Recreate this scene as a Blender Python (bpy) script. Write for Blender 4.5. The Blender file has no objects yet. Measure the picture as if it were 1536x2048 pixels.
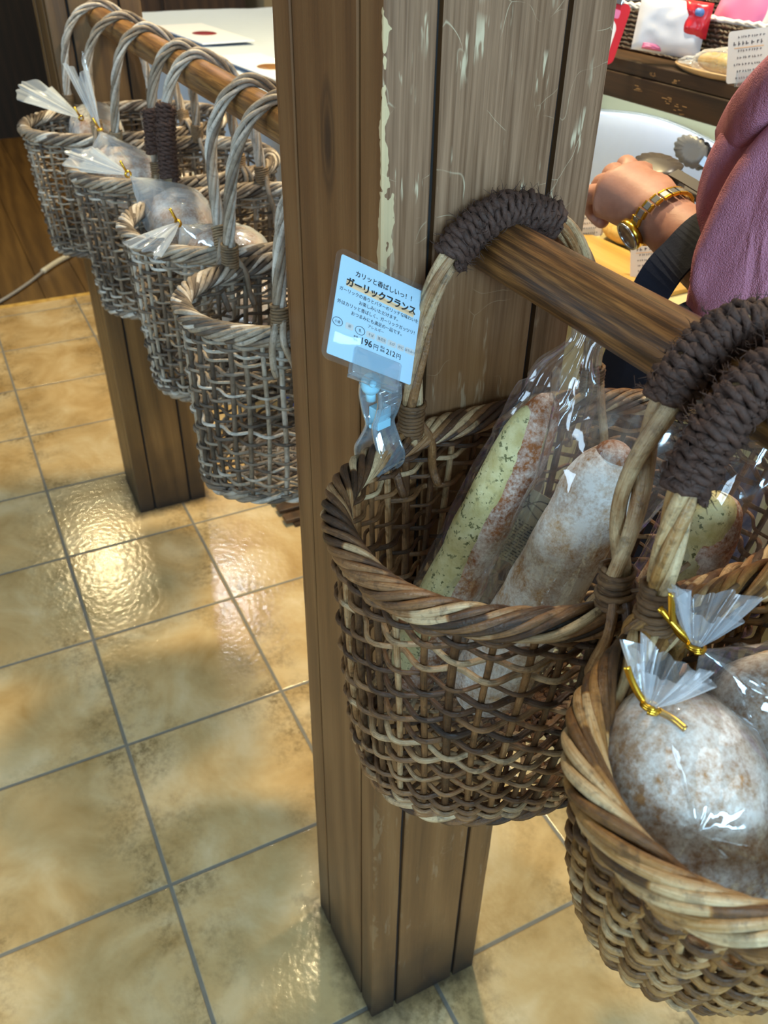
import bpy, math, random
import numpy as np
from mathutils import Vector, Matrix, noise as mnoise

PI = math.pi
rng = np.random.default_rng(7)
random.seed(7)
scene = bpy.context.scene
COL = scene.collection

# ------------------------------------------------------------------ camera, world, light, exposure
cam_d = bpy.data.cameras.new('camera')
cam = bpy.data.objects.new('camera', cam_d)
COL.objects.link(cam)
cam.location = (2.6033, -0.04615, 1.2653)
cam.rotation_euler = (0.94154, -0.014264, 1.109385)
cam_d.sensor_fit = 'VERTICAL'
cam_d.sensor_height = 36.0
cam_d.lens = 36.0 * 1712.48 / 2048.0
cam_d.clip_start = 0.01
cam_d.dof.use_dof = True
cam_d.dof.focus_distance = 0.60
cam_d.dof.aperture_fstop = 15.0
scene.camera = cam

scene.view_settings.view_transform = 'Standard'
scene.view_settings.look = 'None'
scene.view_settings.gamma = 1.0
scene.view_settings.use_curve_mapping = False
scene.view_settings.exposure = 0.14

def lin(c):
    return c / 12.92 if c <= 0.04045 else ((c + 0.055) / 1.055) ** 2.4
def rgb(r, g, b, a=1.0):
    return (lin(r / 255), lin(g / 255), lin(b / 255), a)

world = bpy.data.worlds.new('daylight')
scene.world = world
world.use_nodes = True
bg = world.node_tree.nodes['Background']
bg.inputs['Color'].default_value = (0.60, 0.78, 1.0, 1)
bg.inputs['Strength'].default_value = 0.16

def area(name, loc, target, sx, sy, power, color):
    d = bpy.data.lights.new(name, 'AREA')
    d.shape = 'RECTANGLE'; d.size = sx; d.size_y = sy
    d.energy = power; d.color = color
    o = bpy.data.objects.new(name, d); COL.objects.link(o)
    o.location = loc
    o.rotation_euler = (Vector(target) - Vector(loc)).to_track_quat('-Z', 'Y').to_euler()
    return o
# daylight from the shop front windows behind the camera, and the shop's ceiling lamps
area('front_window_daylight', (5.6, -0.4, 2.1), (2.2, 0.3, 0.9), 2.4, 0.75, 165, (0.45, 0.74, 1.0))
area('side_window_daylight', (1.6, -3.6, 1.9), (1.6, 0.3, 0.7), 3.0, 0.8, 62, (0.58, 0.80, 1.0))
def lamp_light(loc, power, color, size=0.16, angle=None):
    d = bpy.data.lights.new('ceiling_lamp_light', 'AREA')
    d.shape = 'DISK'; d.size = size; d.energy = power; d.color = color
    o = bpy.data.objects.new('ceiling_lamp_light', d); COL.objects.link(o)
    o.location = loc
    return o
WARM = (1.0, 0.79, 0.42)
lamp_light((-2.36, 0.33, 2.56), 24, WARM)
lamp_light((0.75, 0.78, 2.56), 46, WARM)
lamp_light((1.75, 0.95, 2.56), 22, (1.0, 0.90, 0.72))
lamp_light((-1.70, 0.98, 2.56), 9, (0.9, 0.95, 1.0))

try:
    scene.cycles.transparent_max_bounces = 32
    scene.cycles.max_bounces = 8
    scene.cycles.diffuse_bounces = 3
    scene.cycles.glossy_bounces = 3
    scene.cycles.caustics_reflective = False
    scene.cycles.caustics_refractive = False
    scene.cycles.use_denoising = True
    scene.cycles.sample_clamp_indirect = 4.0
except Exception:
    pass

# ------------------------------------------------------------------ mesh helpers
class MB:
    """collects shapes in world coordinates and links them as one mesh object"""
    def __init__(self):
        self.v = []; self.f = []; self.t = []; self.m = []; self.n = 0; self.a = []
    def add(self, verts, faces, tint=0.5, mat=0, fib=None):
        verts = np.asarray(verts, float)
        k = self.n
        self.a.append(np.zeros((len(verts), 3)) if fib is None else fib)
        self.v.append(verts)
        self.t.append(np.full(len(verts), tint) if np.isscalar(tint) else np.asarray(tint, float))
        for fc in faces:
            self.f.append(tuple(int(i) + k for i in fc)); self.m.append(mat)
        self.n += len(verts)
        return self
    def box(self, c, size, rot=None, tint=0.5, mat=0):
        s = np.array(size, float) / 2
        v = np.array([(x, y, z) for x in (-1, 1) for y in (-1, 1) for z in (-1, 1)], float) * s
        if rot is not None: v = v @ np.array(rot).T
        return self.add(v + np.array(c, float), [(0, 1, 3, 2), (4, 6, 7, 5), (0, 4, 5, 1), (2, 3, 7, 6), (0, 2, 6, 4), (1, 5, 7, 3)], tint, mat)
    def grid(self, P, closed_u=False, closed_v=False, tint=0.5, mat=0):
        """P: (nu, nv, 3)"""
        nu, nv = P.shape[:2]
        f = []
        for i in range(nu if closed_u else nu - 1):
            for j in range(nv if closed_v else nv - 1):
                f.append((i * nv + j, ((i + 1) % nu) * nv + j, ((i + 1) % nu) * nv + (j + 1) % nv, i * nv + (j + 1) % nv))
        return self.add(P.reshape(-1, 3), f, tint, mat)
    def loft(self, P, caps=True, tint=0.5, mat=0):
        """rings along axis 0, each ring closed"""
        nu, nv = P.shape[:2]
        f = []
        for i in range(nu - 1):
            for j in range(nv):
                f.append((i * nv + j, i * nv + (j + 1) % nv, (i + 1) * nv + (j + 1) % nv, (i + 1) * nv + j))
        if caps:
            f.append(tuple(range(nv))[::-1]); f.append(tuple((nu - 1) * nv + j for j in range(nv)))
        return self.add(P.reshape(-1, 3), f, tint, mat)
    def tube(self, path, r, n=6, closed=False, tint=0.5, mat=0, flat=1.0):
        path = np.asarray(path, float); N = len(path)
        r = np.full(N, r) if np.isscalar(r) else np.asarray(r, float)
        if closed: T = np.roll(path, -1, 0) - np.roll(path, 1, 0)
        else: T = np.gradient(path, axis=0)
        T /= np.linalg.norm(T, axis=1)[:, None] + 1e-12
        a = np.array([0, 0, 1.0]) if abs(T[0][2]) < .9 else np.array([1.0, 0, 0])
        U = np.empty_like(T)
        u = a - T[0] * (a @ T[0]); u /= np.linalg.norm(u); U[0] = u
        for i in range(1, N):
            u = U[i - 1] - T[i] * (U[i - 1] @ T[i]); U[i] = u / (np.linalg.norm(u) + 1e-12)
        V = np.cross(T, U)
        th = np.arange(n) * 2 * PI / n
        P = path[:, None] + r[:, None, None] * (np.cos(th)[None, :, None] * U[:, None] + flat * np.sin(th)[None, :, None] * V[:, None])
        f = []
        for i in range(N if closed else N - 1):
            i2 = (i + 1) % N
            for j in range(n):
                f.append((i * n + j, i * n + (j + 1) % n, i2 * n + (j + 1) % n, i2 * n + j))
        if not closed:
            f.append(tuple(range(n))[::-1]); f.append(tuple((N - 1) * n + j for j in range(n)))
        ln = np.concatenate([[0], np.cumsum(np.linalg.norm(np.diff(path, axis=0), axis=1))])
        o = random.uniform(0, 20)
        fib = np.stack([np.tile(np.cos(th) * 1.6 + o, N), np.tile(np.sin(th) * 1.6 + o, N), np.repeat(ln * 26 + o, n)], 1)
        return self.add(P.reshape(-1, 3), f, tint, mat, fib)
    def build(self, name, mats, parent=None, smooth=True, bevel=0.0):
        v = np.concatenate(self.v); t = np.concatenate(self.t)
        if parent is not None:
            p = parent
            while p is not None:
                v = v - np.array(p.location); p = p.parent
        me = bpy.data.meshes.new(name)
        me.from_pydata(v.tolist(), [], self.f)
        if not isinstance(mats, (list, tuple)): mats = [mats]
        for m in mats: me.materials.append(m)
        if len(mats) > 1: me.polygons.foreach_set('material_index', self.m)
        at = me.attributes.new('tint', 'FLOAT', 'POINT'); at.data.foreach_set('value', t)
        fa_ = me.attributes.new('fibre', 'FLOAT_VECTOR', 'POINT'); fa_.data.foreach_set('vector', np.concatenate(self.a).ravel())
        me.polygons.foreach_set('use_smooth', [smooth] * len(me.polygons))
        me.update()
        o = bpy.data.objects.new(name, me); COL.objects.link(o)
        if parent is not None: o.parent = parent
        if bevel > 0:
            b = o.modifiers.new('bevel', 'BEVEL'); b.width = bevel; b.segments = 2; b.limit_method = 'ANGLE'
            b.harden_normals = False
        return o

def tag(o, label=None, cat=None, group=None, kind=None):
    if label: o['label'] = label
    if cat: o['category'] = cat
    if group: o['group'] = group
    if kind: o['kind'] = kind
    return o
def thing(name, loc, label, cat, group=None):
    o = bpy.data.objects.new(name, None); COL.objects.link(o)
    o.location = loc; o.empty_display_size = 0.03
    return tag(o, label, cat, group)
def struct(o): o['kind'] = 'structure'; return o
def nz(p, s=1.0, o=0.0):
    return mnoise.noise(Vector((p[0] * s + o, p[1] * s + o * 1.7, p[2] * s - o)))
def catmull(P, n=8):
    P = np.asarray(P, float)
    Q = np.vstack([2 * P[0] - P[1], P, 2 * P[-1] - P[-2]])
    out = []
    for i in range(1, len(Q) - 2):
        for t in np.linspace(0, 1, n, endpoint=False):
            a, b, c, d = Q[i - 1], Q[i], Q[i + 1], Q[i + 2]
            out.append(.5 * ((2 * b) + (c - a) * t + (2 * a - 5 * b + 4 * c - d) * t * t + (3 * b - a - 3 * c + d) * t ** 3))
    out.append(P[-1])
    return np.array(out)
def unit(v):
    v = np.asarray(v, float); return v / (np.linalg.norm(v) + 1e-12)
def frame_from(w, uhint):
    w = unit(w); u = np.asarray(uhint, float); u = unit(u - w * (u @ w)); return u, np.cross(w, u), w

# ------------------------------------------------------------------ material helpers
class NT:
    def __init__(self, name):
        self.m = bpy.data.materials.new(name); self.m.use_nodes = True
        self.t = self.m.node_tree; self.t.nodes.clear()
        self.out = self.t.nodes.new('ShaderNodeOutputMaterial')
    def n(self, typ, props=None, **inp):
        nd = self.t.nodes.new(typ)
        for k, v in (props or {}).items(): setattr(nd, k, v)
        for k, v in inp.items():
            key = int(k[1:]) if k[0] == '_' and k[1:].isdigit() else k.replace('_', ' ')
            s = nd.inputs[key]
            if isinstance(v, bpy.types.NodeSocket): self.t.links.new(v, s)
            else: s.default_value = v
        return nd
    def math(self, op, a, b=0.0, clamp=False):
        return self.n('ShaderNodeMath', {'operation': op, 'use_clamp': clamp}, _0=a, _1=b).outputs[0]
    def noise(self, vec, scale, detail=3.0, rough=0.55, dist=0.0):
        return self.n('ShaderNodeTexNoise', None, Vector=vec, Scale=scale, Detail=detail, Roughness=rough, Distortion=dist).outputs['Fac']
    def ramp(self, fac, stops, interp='LINEAR'):
        nd = self.t.nodes.new('ShaderNodeValToRGB'); cr = nd.color_ramp; cr.interpolation = interp
        while len(cr.elements) < len(stops): cr.elements.new(0.5)
        for e, (p, c) in zip(cr.elements, stops):
            e.position = p; e.color = c if not np.isscalar(c) else (c, c, c, 1)
        self.t.links.new(fac, nd.inputs[0]); return nd.outputs[0]
    def mix(self, fac, a, b, mode='MIX'):
        nd = self.t.nodes.new('ShaderNodeMix'); nd.data_type = 'RGBA'; nd.blend_type = mode
        for s, v in ((nd.inputs[0], fac), (nd.inputs[6], a), (nd.inputs[7], b)):
            if isinstance(v, bpy.types.NodeSocket): self.t.links.new(v, s)
            else: s.default_value = v
        return nd.outputs[2]
    def obj(self, scale=(1, 1, 1), rot=(0, 0, 0)):
        tc = self.t.nodes.new('ShaderNodeTexCoord')
        return self.n('ShaderNodeMapping', None, Vector=tc.outputs['Object'], Scale=scale, Rotation=rot).outputs[0]
    def attr(self, name):
        return self.n('ShaderNodeAttribute', {'attribute_name': name}).outputs['Fac']
    def bump(self, h, strength=0.3, dist=0.002):
        return self.n('ShaderNodeBump', None, Height=h, Strength=strength, Distance=dist).outputs[0]
    def pbr(self, color, rough=0.5, normal=None, **kw):
        d = {'Base Color': color, 'Roughness': rough}
        if normal is not None: d['Normal'] = normal
        nd = self.t.nodes.new('ShaderNodeBsdfPrincipled')
        d.update({k.replace('_', ' '): v for k, v in kw.items()})
        for k, v in d.items():
            if isinstance(v, bpy.types.NodeSocket): self.t.links.new(v, nd.inputs[k])
            else: nd.inputs[k].default_value = v
        self.t.links.new(nd.outputs[0], self.out.inputs[0]); return self.m
    def surf(self, sh):
        self.t.links.new(sh, self.out.inputs[0]); return self.m

def plain(name, color, rough=0.5, bumps=None, **kw):
    N = NT(name)
    v = N.obj()
    c = N.mix(N.math('MULTIPLY', N.noise(v, 40.0), 0.25), color, tuple(x * 0.75 for x in color[:3]) + (1,))
    nrm = N.bump(N.noise(v, bumps[0], 4), bumps[1], 0.001) if bumps else None
    return N.pbr(c, rough, nrm, **kw)

def wicker_mat(name, stops, dirt=0.6):
    N = NT(name)
    t = N.attr('tint'); v = N.obj()
    fv = N.n('ShaderNodeAttribute', {'attribute_name': 'fibre'}).outputs['Vector']
    st = N.noise(fv, 2.2, 4, 0.65)
    pat = N.noise(v, 38.0, 3)
    f = N.math('ADD', N.math('MULTIPLY', t, 0.62), N.math('ADD', N.math('MULTIPLY', pat, 0.42), N.math('MULTIPLY', st, 0.50)))
    f = N.math('SUBTRACT', f, 0.30)
    c = N.ramp(f, stops)
    spk = N.ramp(N.noise(v, 300.0, 3), [(0.56, 0.0), (0.68, 1.0)])
    blot = N.ramp(N.noise(v, 90.0, 3, 0.6, 0.8), [(0.54, 0.0), (0.64, 1.0)])
    c = N.mix(N.math('MULTIPLY', N.math('ADD', N.math('MULTIPLY', spk, 0.5), N.math('MULTIPLY', blot, 0.6), True), dirt), c, rgb(30, 21, 15))
    nrm = N.bump(N.math('ADD', N.noise(fv, 5.0, 3, 0.6), N.noise(v, 420.0, 2)), 0.55, 0.0014)
    return N.pbr(c, 0.42, nrm)
W_MAIN = wicker_mat('brown_willow', [(0.10, rgb(34, 23, 15)), (0.36, rgb(84, 54, 30)), (0.60, rgb(142, 100, 60)), (0.92, rgb(214, 188, 146))])
W_FAR = wicker_mat('grey_willow', [(0.10, rgb(50, 41, 35)), (0.36, rgb(110, 93, 77)), (0.60, rgb(158, 140, 118)), (0.92, rgb(226, 216, 202))], 0.5)
W_FRONT = wicker_mat('amber_willow', [(0.10, rgb(48, 30, 15)), (0.36, rgb(112, 74, 34)), (0.60, rgb(164, 118, 62)), (0.92, rgb(218, 192, 148))])
def twine_mat(name, a, b):
    N = NT(name); v = N.obj()
    c = N.mix(N.noise(v, 260.0, 3), a, b)
    return N.pbr(c, 0.75, N.bump(N.noise(v, 700.0, 3), 0.6, 0.001))
TWINE = twine_mat('dark_brown_twine', rgb(24, 14, 10), rgb(88, 58, 44))
CANE = wicker_mat('binding_cane', [(0.1, rgb(98, 74, 50)), (0.5, rgb(150, 122, 88)), (0.9, rgb(196, 172, 138))])
CANE_DARK = wicker_mat('brown_binding_cane', [(0.1, rgb(70, 46, 28)), (0.5, rgb(118, 84, 52)), (0.9, rgb(160, 124, 84))])

def wood_mat(name, base, dark, light, wear=False, axis='z', gloss=0.42, scale=1.0, kick=False, pores=False):
    N = NT(name)
    sc = {'z': (16, 16, 1.1), 'x': (1.1, 16, 16), 'y': (16, 1.1, 16)}[axis]
    v = N.obj(tuple(s * scale for s in sc)); p = N.obj()
    t = N.attr('tint')
    g1 = N.noise(v, 1.6, 5, 0.6, 1.1)
    fine = N.noise(N.obj(tuple(s * (17 if s > 2 else 6) * scale for s in sc)), 1.3, 3, 0.65)
    rings = N.n('ShaderNodeTexWave', {'wave_type': 'BANDS', 'bands_direction': 'DIAGONAL'}, Vector=v, Scale=0.75, Distortion=7.0, Detail=2.0).outputs['Fac']
    f = N.math('ADD', N.math('MULTIPLY', g1, 0.40 if pores else 0.50), N.math('ADD', N.math('MULTIPLY', fine, 0.55 if pores else 0.3), N.math('MULTIPLY', rings, 0.18)))
    f = N.math('ADD', f, N.math('MULTIPLY', N.math('SUBTRACT', t, 0.5), 0.30))
    c = N.ramp(f, [(0.28, dark), (0.52, base), (0.78, light)])
    # knots
    kn = N.n('ShaderNodeTexVoronoi', {'feature': 'F1'}, Vector=N.obj((7, 7, 2.3) if axis == 'z' else (2.3, 7, 7)), Scale=1.0, Randomness=1.0).outputs['Distance']
    kk = N.ramp(kn, [(0.05, 1.0), (0.12, 0.0)])
    c = N.mix(N.math('MULTIPLY', kk, 0.75), c, tuple(x * 0.28 for x in base[:3]) + (1,))
    if pores:
        pz = N.ramp(N.noise(N.obj(tuple((q * 14 if q > 2 else 9.0) for q in sc)), 1.6, 2, 0.6), [(0.50, 0.0), (0.60, 1.0)])
        c = N.mix(N.math('MULTIPLY', pz, 0.55), c, dark)
    rough = gloss
    if wear:
        geo = N.n('ShaderNodeNewGeometry')
        sp = N.n('ShaderNodeSeparateXYZ', None, Vector=geo.outputs['Position']); sn = N.n('ShaderNodeSeparateXYZ', None, Vector=geo.outputs['Normal'])
        face = N.math('MULTIPLY', N.math('GREATER_THAN', sn.outputs[0], 0.35), N.math('GREATER_THAN', sp.outputs[0], 2.1095))
        h = N.math('ADD', sp.outputs[2], N.math('MULTIPLY', N.math('SUBTRACT', N.noise(p, 9.0, 4), 0.5), 0.30))
        worn = N.n('ShaderNodeMapRange', None, _0=h, _1=0.93, _2=1.13, _3=0.0, _4=1.0).outputs[0]
        grey = N.ramp(fine, [(0.3, rgb(104, 76, 54)), (0.7, rgb(160, 126, 98))])
        c = N.mix(N.math('MULTIPLY', N.math('MULTIPLY', worn, face), 0.85), c, grey)
        # scratches: thin pale strokes, and chipped pale streaks along the grain
        s1 = N.n('ShaderNodeTexVoronoi', {'feature': 'DISTANCE_TO_EDGE'}, Vector=N.n('ShaderNodeMapping', None, Vector=N.mix(0.10, p, N.n('ShaderNodeTexNoise', None, Vector=p, Scale=14.0).outputs['Color']), Scale=(16, 16, 24)).outputs[0], Scale=1.0).outputs['Distance']
        sm = N.ramp(s1, [(0.0, 1.0), (0.007, 0.0)])
        sm = N.math('MULTIPLY', sm, N.ramp(N.noise(p, 26.0, 3), [(0.50, 0.0), (0.62, 1.0)]))
        chips = N.ramp(N.noise(N.obj((110, 110, 16)), 1.0, 3, 0.7), [(0.60, 0.0), (0.65, 1.0)])
        chips = N.math('MULTIPLY', chips, N.ramp(N.noise(p, 17.0, 3), [(0.46, 0.0), (0.56, 1.0)]))
        hi = N.math('MULTIPLY', N.math('MULTIPLY', N.math('ADD', sm, chips, True), face), N.math('ADD', N.math('MULTIPLY', worn, 0.85), 0.12))
        c = N.mix(N.math('MULTIPLY', hi, 0.8), c, rgb(214, 196, 162))
        # bare pale wood rubbed along the front arris
        ed = N.math('ADD', N.math('ABSOLUTE', N.math('SUBTRACT', sp.outputs[1], 0.1986)), N.math('ABSOLUTE', N.math('SUBTRACT', sp.outputs[0], 2.1135)))
        em = N.math('MULTIPLY', N.math('LESS_THAN', ed, N.math('MULTIPLY', N.math('SUBTRACT', N.noise(N.obj((30, 30, 16)), 1.0, 4, 0.7), 0.50), 0.055)), N.math('ADD', N.math('MULTIPLY', worn, 0.9), 0.1))
        c = N.mix(N.math('MULTIPLY', em, 0.8), c, rgb(216, 192, 148))
    if wear:
        so = N.n('ShaderNodeSeparateXYZ', None, Vector=p)
        kd = N.math('ADD', N.math('POWER', N.math('DIVIDE', N.math('SUBTRACT', so.outputs[0], 2.029), 0.0075), 2.0), N.math('POWER', N.math('DIVIDE', N.math('SUBTRACT', so.outputs[2], 1.126), 0.024), 2.0))
        kd = N.math('ADD', kd, N.math('MULTIPLY', N.noise(p, 60.0), 0.8))
        kmask = N.math('MULTIPLY', N.math('LESS_THAN', so.outputs[1], 0.21), N.ramp(N.math('DIVIDE', kd, 6.0), [(0.10, 0.85), (0.24, 0.25), (0.34, 0.55), (0.60, 0.0)]))
        c = N.mix(kmask, c, rgb(58, 40, 26))
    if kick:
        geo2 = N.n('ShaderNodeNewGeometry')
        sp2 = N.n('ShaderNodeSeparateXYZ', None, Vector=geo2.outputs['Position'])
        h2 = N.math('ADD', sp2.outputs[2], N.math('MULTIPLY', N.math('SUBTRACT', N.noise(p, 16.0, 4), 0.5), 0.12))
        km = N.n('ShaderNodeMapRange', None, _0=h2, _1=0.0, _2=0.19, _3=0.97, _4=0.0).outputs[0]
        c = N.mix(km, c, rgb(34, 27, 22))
    nrm = N.bump(N.math('ADD', N.math('MULTIPLY', fine, 0.7), g1), 0.25, 0.0012)
    return N.pbr(c, rough, nrm)
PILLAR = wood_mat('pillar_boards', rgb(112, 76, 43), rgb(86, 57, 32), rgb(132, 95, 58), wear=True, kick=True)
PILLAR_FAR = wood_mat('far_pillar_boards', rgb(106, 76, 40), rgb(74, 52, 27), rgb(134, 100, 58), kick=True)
GROOVE = plain('dark_groove', rgb(22, 15, 11), 0.8)
RAIL = wood_mat('rail_wood', rgb(94, 59, 28), rgb(36, 22, 12), rgb(150, 102, 54), axis='x', gloss=0.33, scale=4.6, pores=True)
RAIL_FAR = wood_mat('far_rail_wood', rgb(122, 84, 42), rgb(74, 48, 24), rgb(158, 116, 64), axis='x', gloss=0.38, scale=2.6, pores=True)
DARKWOOD = wood_mat('dark_shelf_wood', rgb(62, 42, 24), rgb(36, 24, 15), rgb(92, 66, 38), axis='x', gloss=0.45)
DARKWOOD_Z = wood_mat('dark_cabinet_wood', rgb(58, 38, 22), rgb(34, 22, 14), rgb(84, 58, 34), axis='z', gloss=0.5)
BOARD = wood_mat('pale_tray_wood', rgb(206, 164, 82), rgb(176, 132, 58), rgb(226, 190, 112), axis='x', gloss=0.4)
KNIFEBOARD = wood_mat('beige_board_wood', rgb(196, 166, 122), rgb(168, 136, 96), rgb(216, 190, 150), axis='x', gloss=0.5)

# ---- floor tiles
def tile_mat():
    N = NT('glazed_floor_tile')
    geo = N.n('ShaderNodeNewGeometry'); P = geo.outputs['Position']
    sp = N.n('ShaderNodeSeparateXYZ', None, Vector=P)
    S = 0.3
    ux = N.math('DIVIDE', sp.outputs[0], S); uy = N.math('DIVIDE', sp.outputs[1], S)
    def edge(u):
        fr = N.math('FRACT', N.math('ADD', u, 100.0))
        return N.math('MINIMUM', fr, N.math('SUBTRACT', 1.0, fr)), N.math('FLOOR', u)
    ex, ix = edge(ux); ey, iy = edge(uy)
    e = N.math('MINIMUM', ex, ey)
    ids = N.n('ShaderNodeCombineXYZ', None, _0=ix, _1=iy)
    wn = N.n('ShaderNodeTexWhiteNoise', {'noise_dimensions': '3D'}, Vector=ids.outputs[0]).outputs['Value']
    off = N.n('ShaderNodeVectorMath', {'operation': 'MULTIPLY_ADD'}, _0=ids.outputs[0], _1=(3.7, 5.3, 0), _2=P).outputs[0]
    n1 = N.noise(off, 6.0, 4, 0.6, 0.6); n2 = N.noise(off, 95.0, 4, 0.7); n3 = N.noise(off, 13.0, 4, 0.6)
    base = N.ramp(n1, [(0.30, rgb(170, 136, 84)), (0.50, rgb(196, 166, 116)), (0.72, rgb(216, 194, 152))])
    base = N.mix(N.math('MULTIPLY', wn, 0.18), base, rgb(186, 150, 98))
    # flamed darker border typical of this glaze, mottled
    bord = N.ramp(ey, [(0.0, 1.0), (0.36, 0.0)])
    bord2 = N.math('MULTIPLY', N.ramp(ex, [(0.0, 1.0), (0.16, 0.0)]), 0.45)
    bm = N.math('MULTIPLY', N.math('ADD', bord, bord2, True), N.ramp(n3, [(0.40, 0.0), (0.62, 1.0)]))
    bm = N.math('MULTIPLY', bm, N.ramp(n2, [(0.40, 0.25), (0.60, 1.0)]))
    base = N.mix(N.math('MULTIPLY', bm, 0.78), base, rgb(98, 80, 50))
    g = N.ramp(e, [(0.0085, 1.0), (0.0125, 0.0)])
    c = N.mix(g, base, N.mix(N.noise(P, 50.0), rgb(104, 100, 90), rgb(128, 122, 110)))
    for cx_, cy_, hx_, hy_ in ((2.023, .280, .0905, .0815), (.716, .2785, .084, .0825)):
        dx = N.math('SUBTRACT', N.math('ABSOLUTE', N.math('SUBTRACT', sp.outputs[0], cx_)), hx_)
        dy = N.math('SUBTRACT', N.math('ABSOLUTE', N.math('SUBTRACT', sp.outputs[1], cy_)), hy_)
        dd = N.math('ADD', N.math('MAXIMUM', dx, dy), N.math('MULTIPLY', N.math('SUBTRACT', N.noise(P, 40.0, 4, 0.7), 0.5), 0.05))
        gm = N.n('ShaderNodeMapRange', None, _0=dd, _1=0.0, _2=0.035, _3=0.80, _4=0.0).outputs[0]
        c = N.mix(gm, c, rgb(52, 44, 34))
    hgt = N.math('SUBTRACT', N.math('MULTIPLY', N.noise(P, 85.0, 2, 0.45), 0.45), N.math('MULTIPLY', g, 1.0))
    nrm = N.bump(hgt, 0.34, 0.004)
    r = N.math('ADD', N.math('MULTIPLY', g, 0.5), 0.17)
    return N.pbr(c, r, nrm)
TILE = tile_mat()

# ---- films, plastics, paper
def film_mat(name, haze=0.05, gloss=1.0, wr=60.0, tintc=(0.92, 0.96, 1.0, 1), bs=0.5):
    N = NT(name); v = N.obj()
    w1 = N.n('ShaderNodeTexNoise', {'noise_type': 'RIDGED_MULTIFRACTAL'}, Vector=v, Scale=wr * 0.45, Detail=1.0, Distortion=0.6).outputs['Fac']
    nrm = N.bump(N.math('ADD', N.math('MULTIPLY', N.noise(v, wr, 1, 0.4, 0.6), 0.7), w1), bs, 0.003)
    tr = N.n('ShaderNodeBsdfTransparent', None, Color=(0.985, 0.99, 0.99, 1))
    gl = N.n('ShaderNodeBsdfGlossy', None, Color=(1, 1, 1, 1), Roughness=0.07, Normal=nrm)
    df = N.n('ShaderNodeBsdfDiffuse', None, Color=tintc)
    tl = N.n('ShaderNodeBsdfTranslucent', None, Color=tintc)
    dd = N.n('ShaderNodeMixShader', None, _0=0.45, _1=df.outputs[0], _2=tl.outputs[0])
    fc_ = N.n('ShaderNodeLayerWeight', None, Blend=0.5, Normal=nrm).outputs['Facing']
    fr = N.math('ADD', N.math('MULTIPLY', N.math('POWER', fc_, 5.0), 0.75), 0.075)
    lw = N.n('ShaderNodeLayerWeight', None, Blend=0.5).outputs['Facing']
    hz = N.math('MULTIPLY', N.math('ADD', N.math('MULTIPLY', N.math('POWER', lw, 3.0), 2.5), 0.5), haze, True)
    m1 = N.n('ShaderNodeMixShader', None, _0=hz, _1=tr.outputs[0], _2=dd.outputs[0])
    m2 = N.n('ShaderNodeMixShader', None, _0=N.math('MULTIPLY', fr, gloss, True), _1=m1.outputs[0], _2=gl.outputs[0])
    return N.surf(m2.outputs[0])
FILM = film_mat('clear_bag_film', 0.035, 1.1, 40.0, bs=0.65)
FILM_MILKY = film_mat('milky_bag_film', 0.13, 1.2, 50.0, bs=0.75)
FILM_FAR = film_mat('lit_creased_bag_film', 0.40, 1.3, 60.0, (0.80, 0.90, 1.0, 1), bs=0.8)  # blue haze in the film colour stands in for caught window light
FILM_TAIL = film_mat('gathered_bag_film', 0.46, 1.0, 60.0, (0.84, 0.92, 1.0, 1), bs=0.3)  # milky gathered film, its blue-white raised to imitate window light
SLEEVE = film_mat('clear_card_sleeve', 0.03, 0.3, 30.0, bs=0.15)
CLEARPLASTIC = film_mat('clear_moulded_plastic', 0.24, 1.5, 8.0, (0.66, 0.86, 1.0, 1), 0.02)
ACRYLIC = plain('frosted_acrylic', rgb(222, 234, 247), 0.14)
CARD = plain('pale_blue_card_paper', rgb(184, 218, 238), 0.6)
CARDWHITE = plain('white_card_paper', rgb(238, 234, 226), 0.6)
INK = plain('black_ink', rgb(20, 18, 20), 0.7)
INK_SOFT = plain('grey_ink', rgb(96, 92, 98), 0.7)
PEACH = plain('peach_marker', rgb(246, 206, 160), 0.7)
BEIGE_INK = plain('beige_allergen_box', rgb(206, 208, 206), 0.7)
BLUEBALL = plain('pale_blue_plastic', rgb(150, 205, 226), 0.35)
GOLD = plain('gold_foil', rgb(226, 176, 60), 0.25, Metallic=1.0)
STEEL = plain('steel', rgb(190, 194, 200), 0.22, Metallic=1.0)
GREYPLASTIC = plain('grey_plastic', rgb(112, 116, 122), 0.35)
DARKPLASTIC = plain('dark_tong_head', rgb(64, 58, 58), 0.35)
KRAFT = plain('kraft_label_paper', rgb(150, 138, 112), 0.7)
NAVY = plain('navy_strap_fabric', rgb(22, 28, 44), 0.85, (260, 0.3))
PURPLE = plain('purple_skirt_fabric', rgb(132, 62, 150), 0.9, (300, 0.3))
HAIRM = plain('dark_hair', rgb(36, 26, 22), 0.5, (300, 0.5))
WHITECLOTH = plain('white_cloth', rgb(196, 210, 226), 0.9, (200, 0.2))
REDPLASTIC = plain('red_pack_film', rgb(206, 40, 52), 0.3)
PINKPLASTIC = plain('pink_print', rgb(226, 120, 160), 0.4)
WHITEPACK = plain('white_pack_film', rgb(226, 224, 226), 0.35)
BLUECRATE = plain('blue_crate_plastic', rgb(40, 78, 150), 0.45)
YELLOWPAPER = plain('yellow_paper', rgb(214, 190, 96), 0.7)
CABLE = plain('cream_cable', rgb(206, 196, 170), 0.5)
GREYCABLE = plain('grey_cable', rgb(150, 146, 140), 0.5)
REDSEAL = plain('dark_red_seal', rgb(132, 28, 34), 0.35)
BROWNSEAL = plain('bronze_seal', rgb(140, 98, 48), 0.3)
WALLM = plain('pale_green_cream_wall', rgb(226, 228, 186), 0.9, (60, 0.1))
WALLFAR = plain('beige_wall', rgb(164, 146, 112), 0.9, (60, 0.1))
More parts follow.
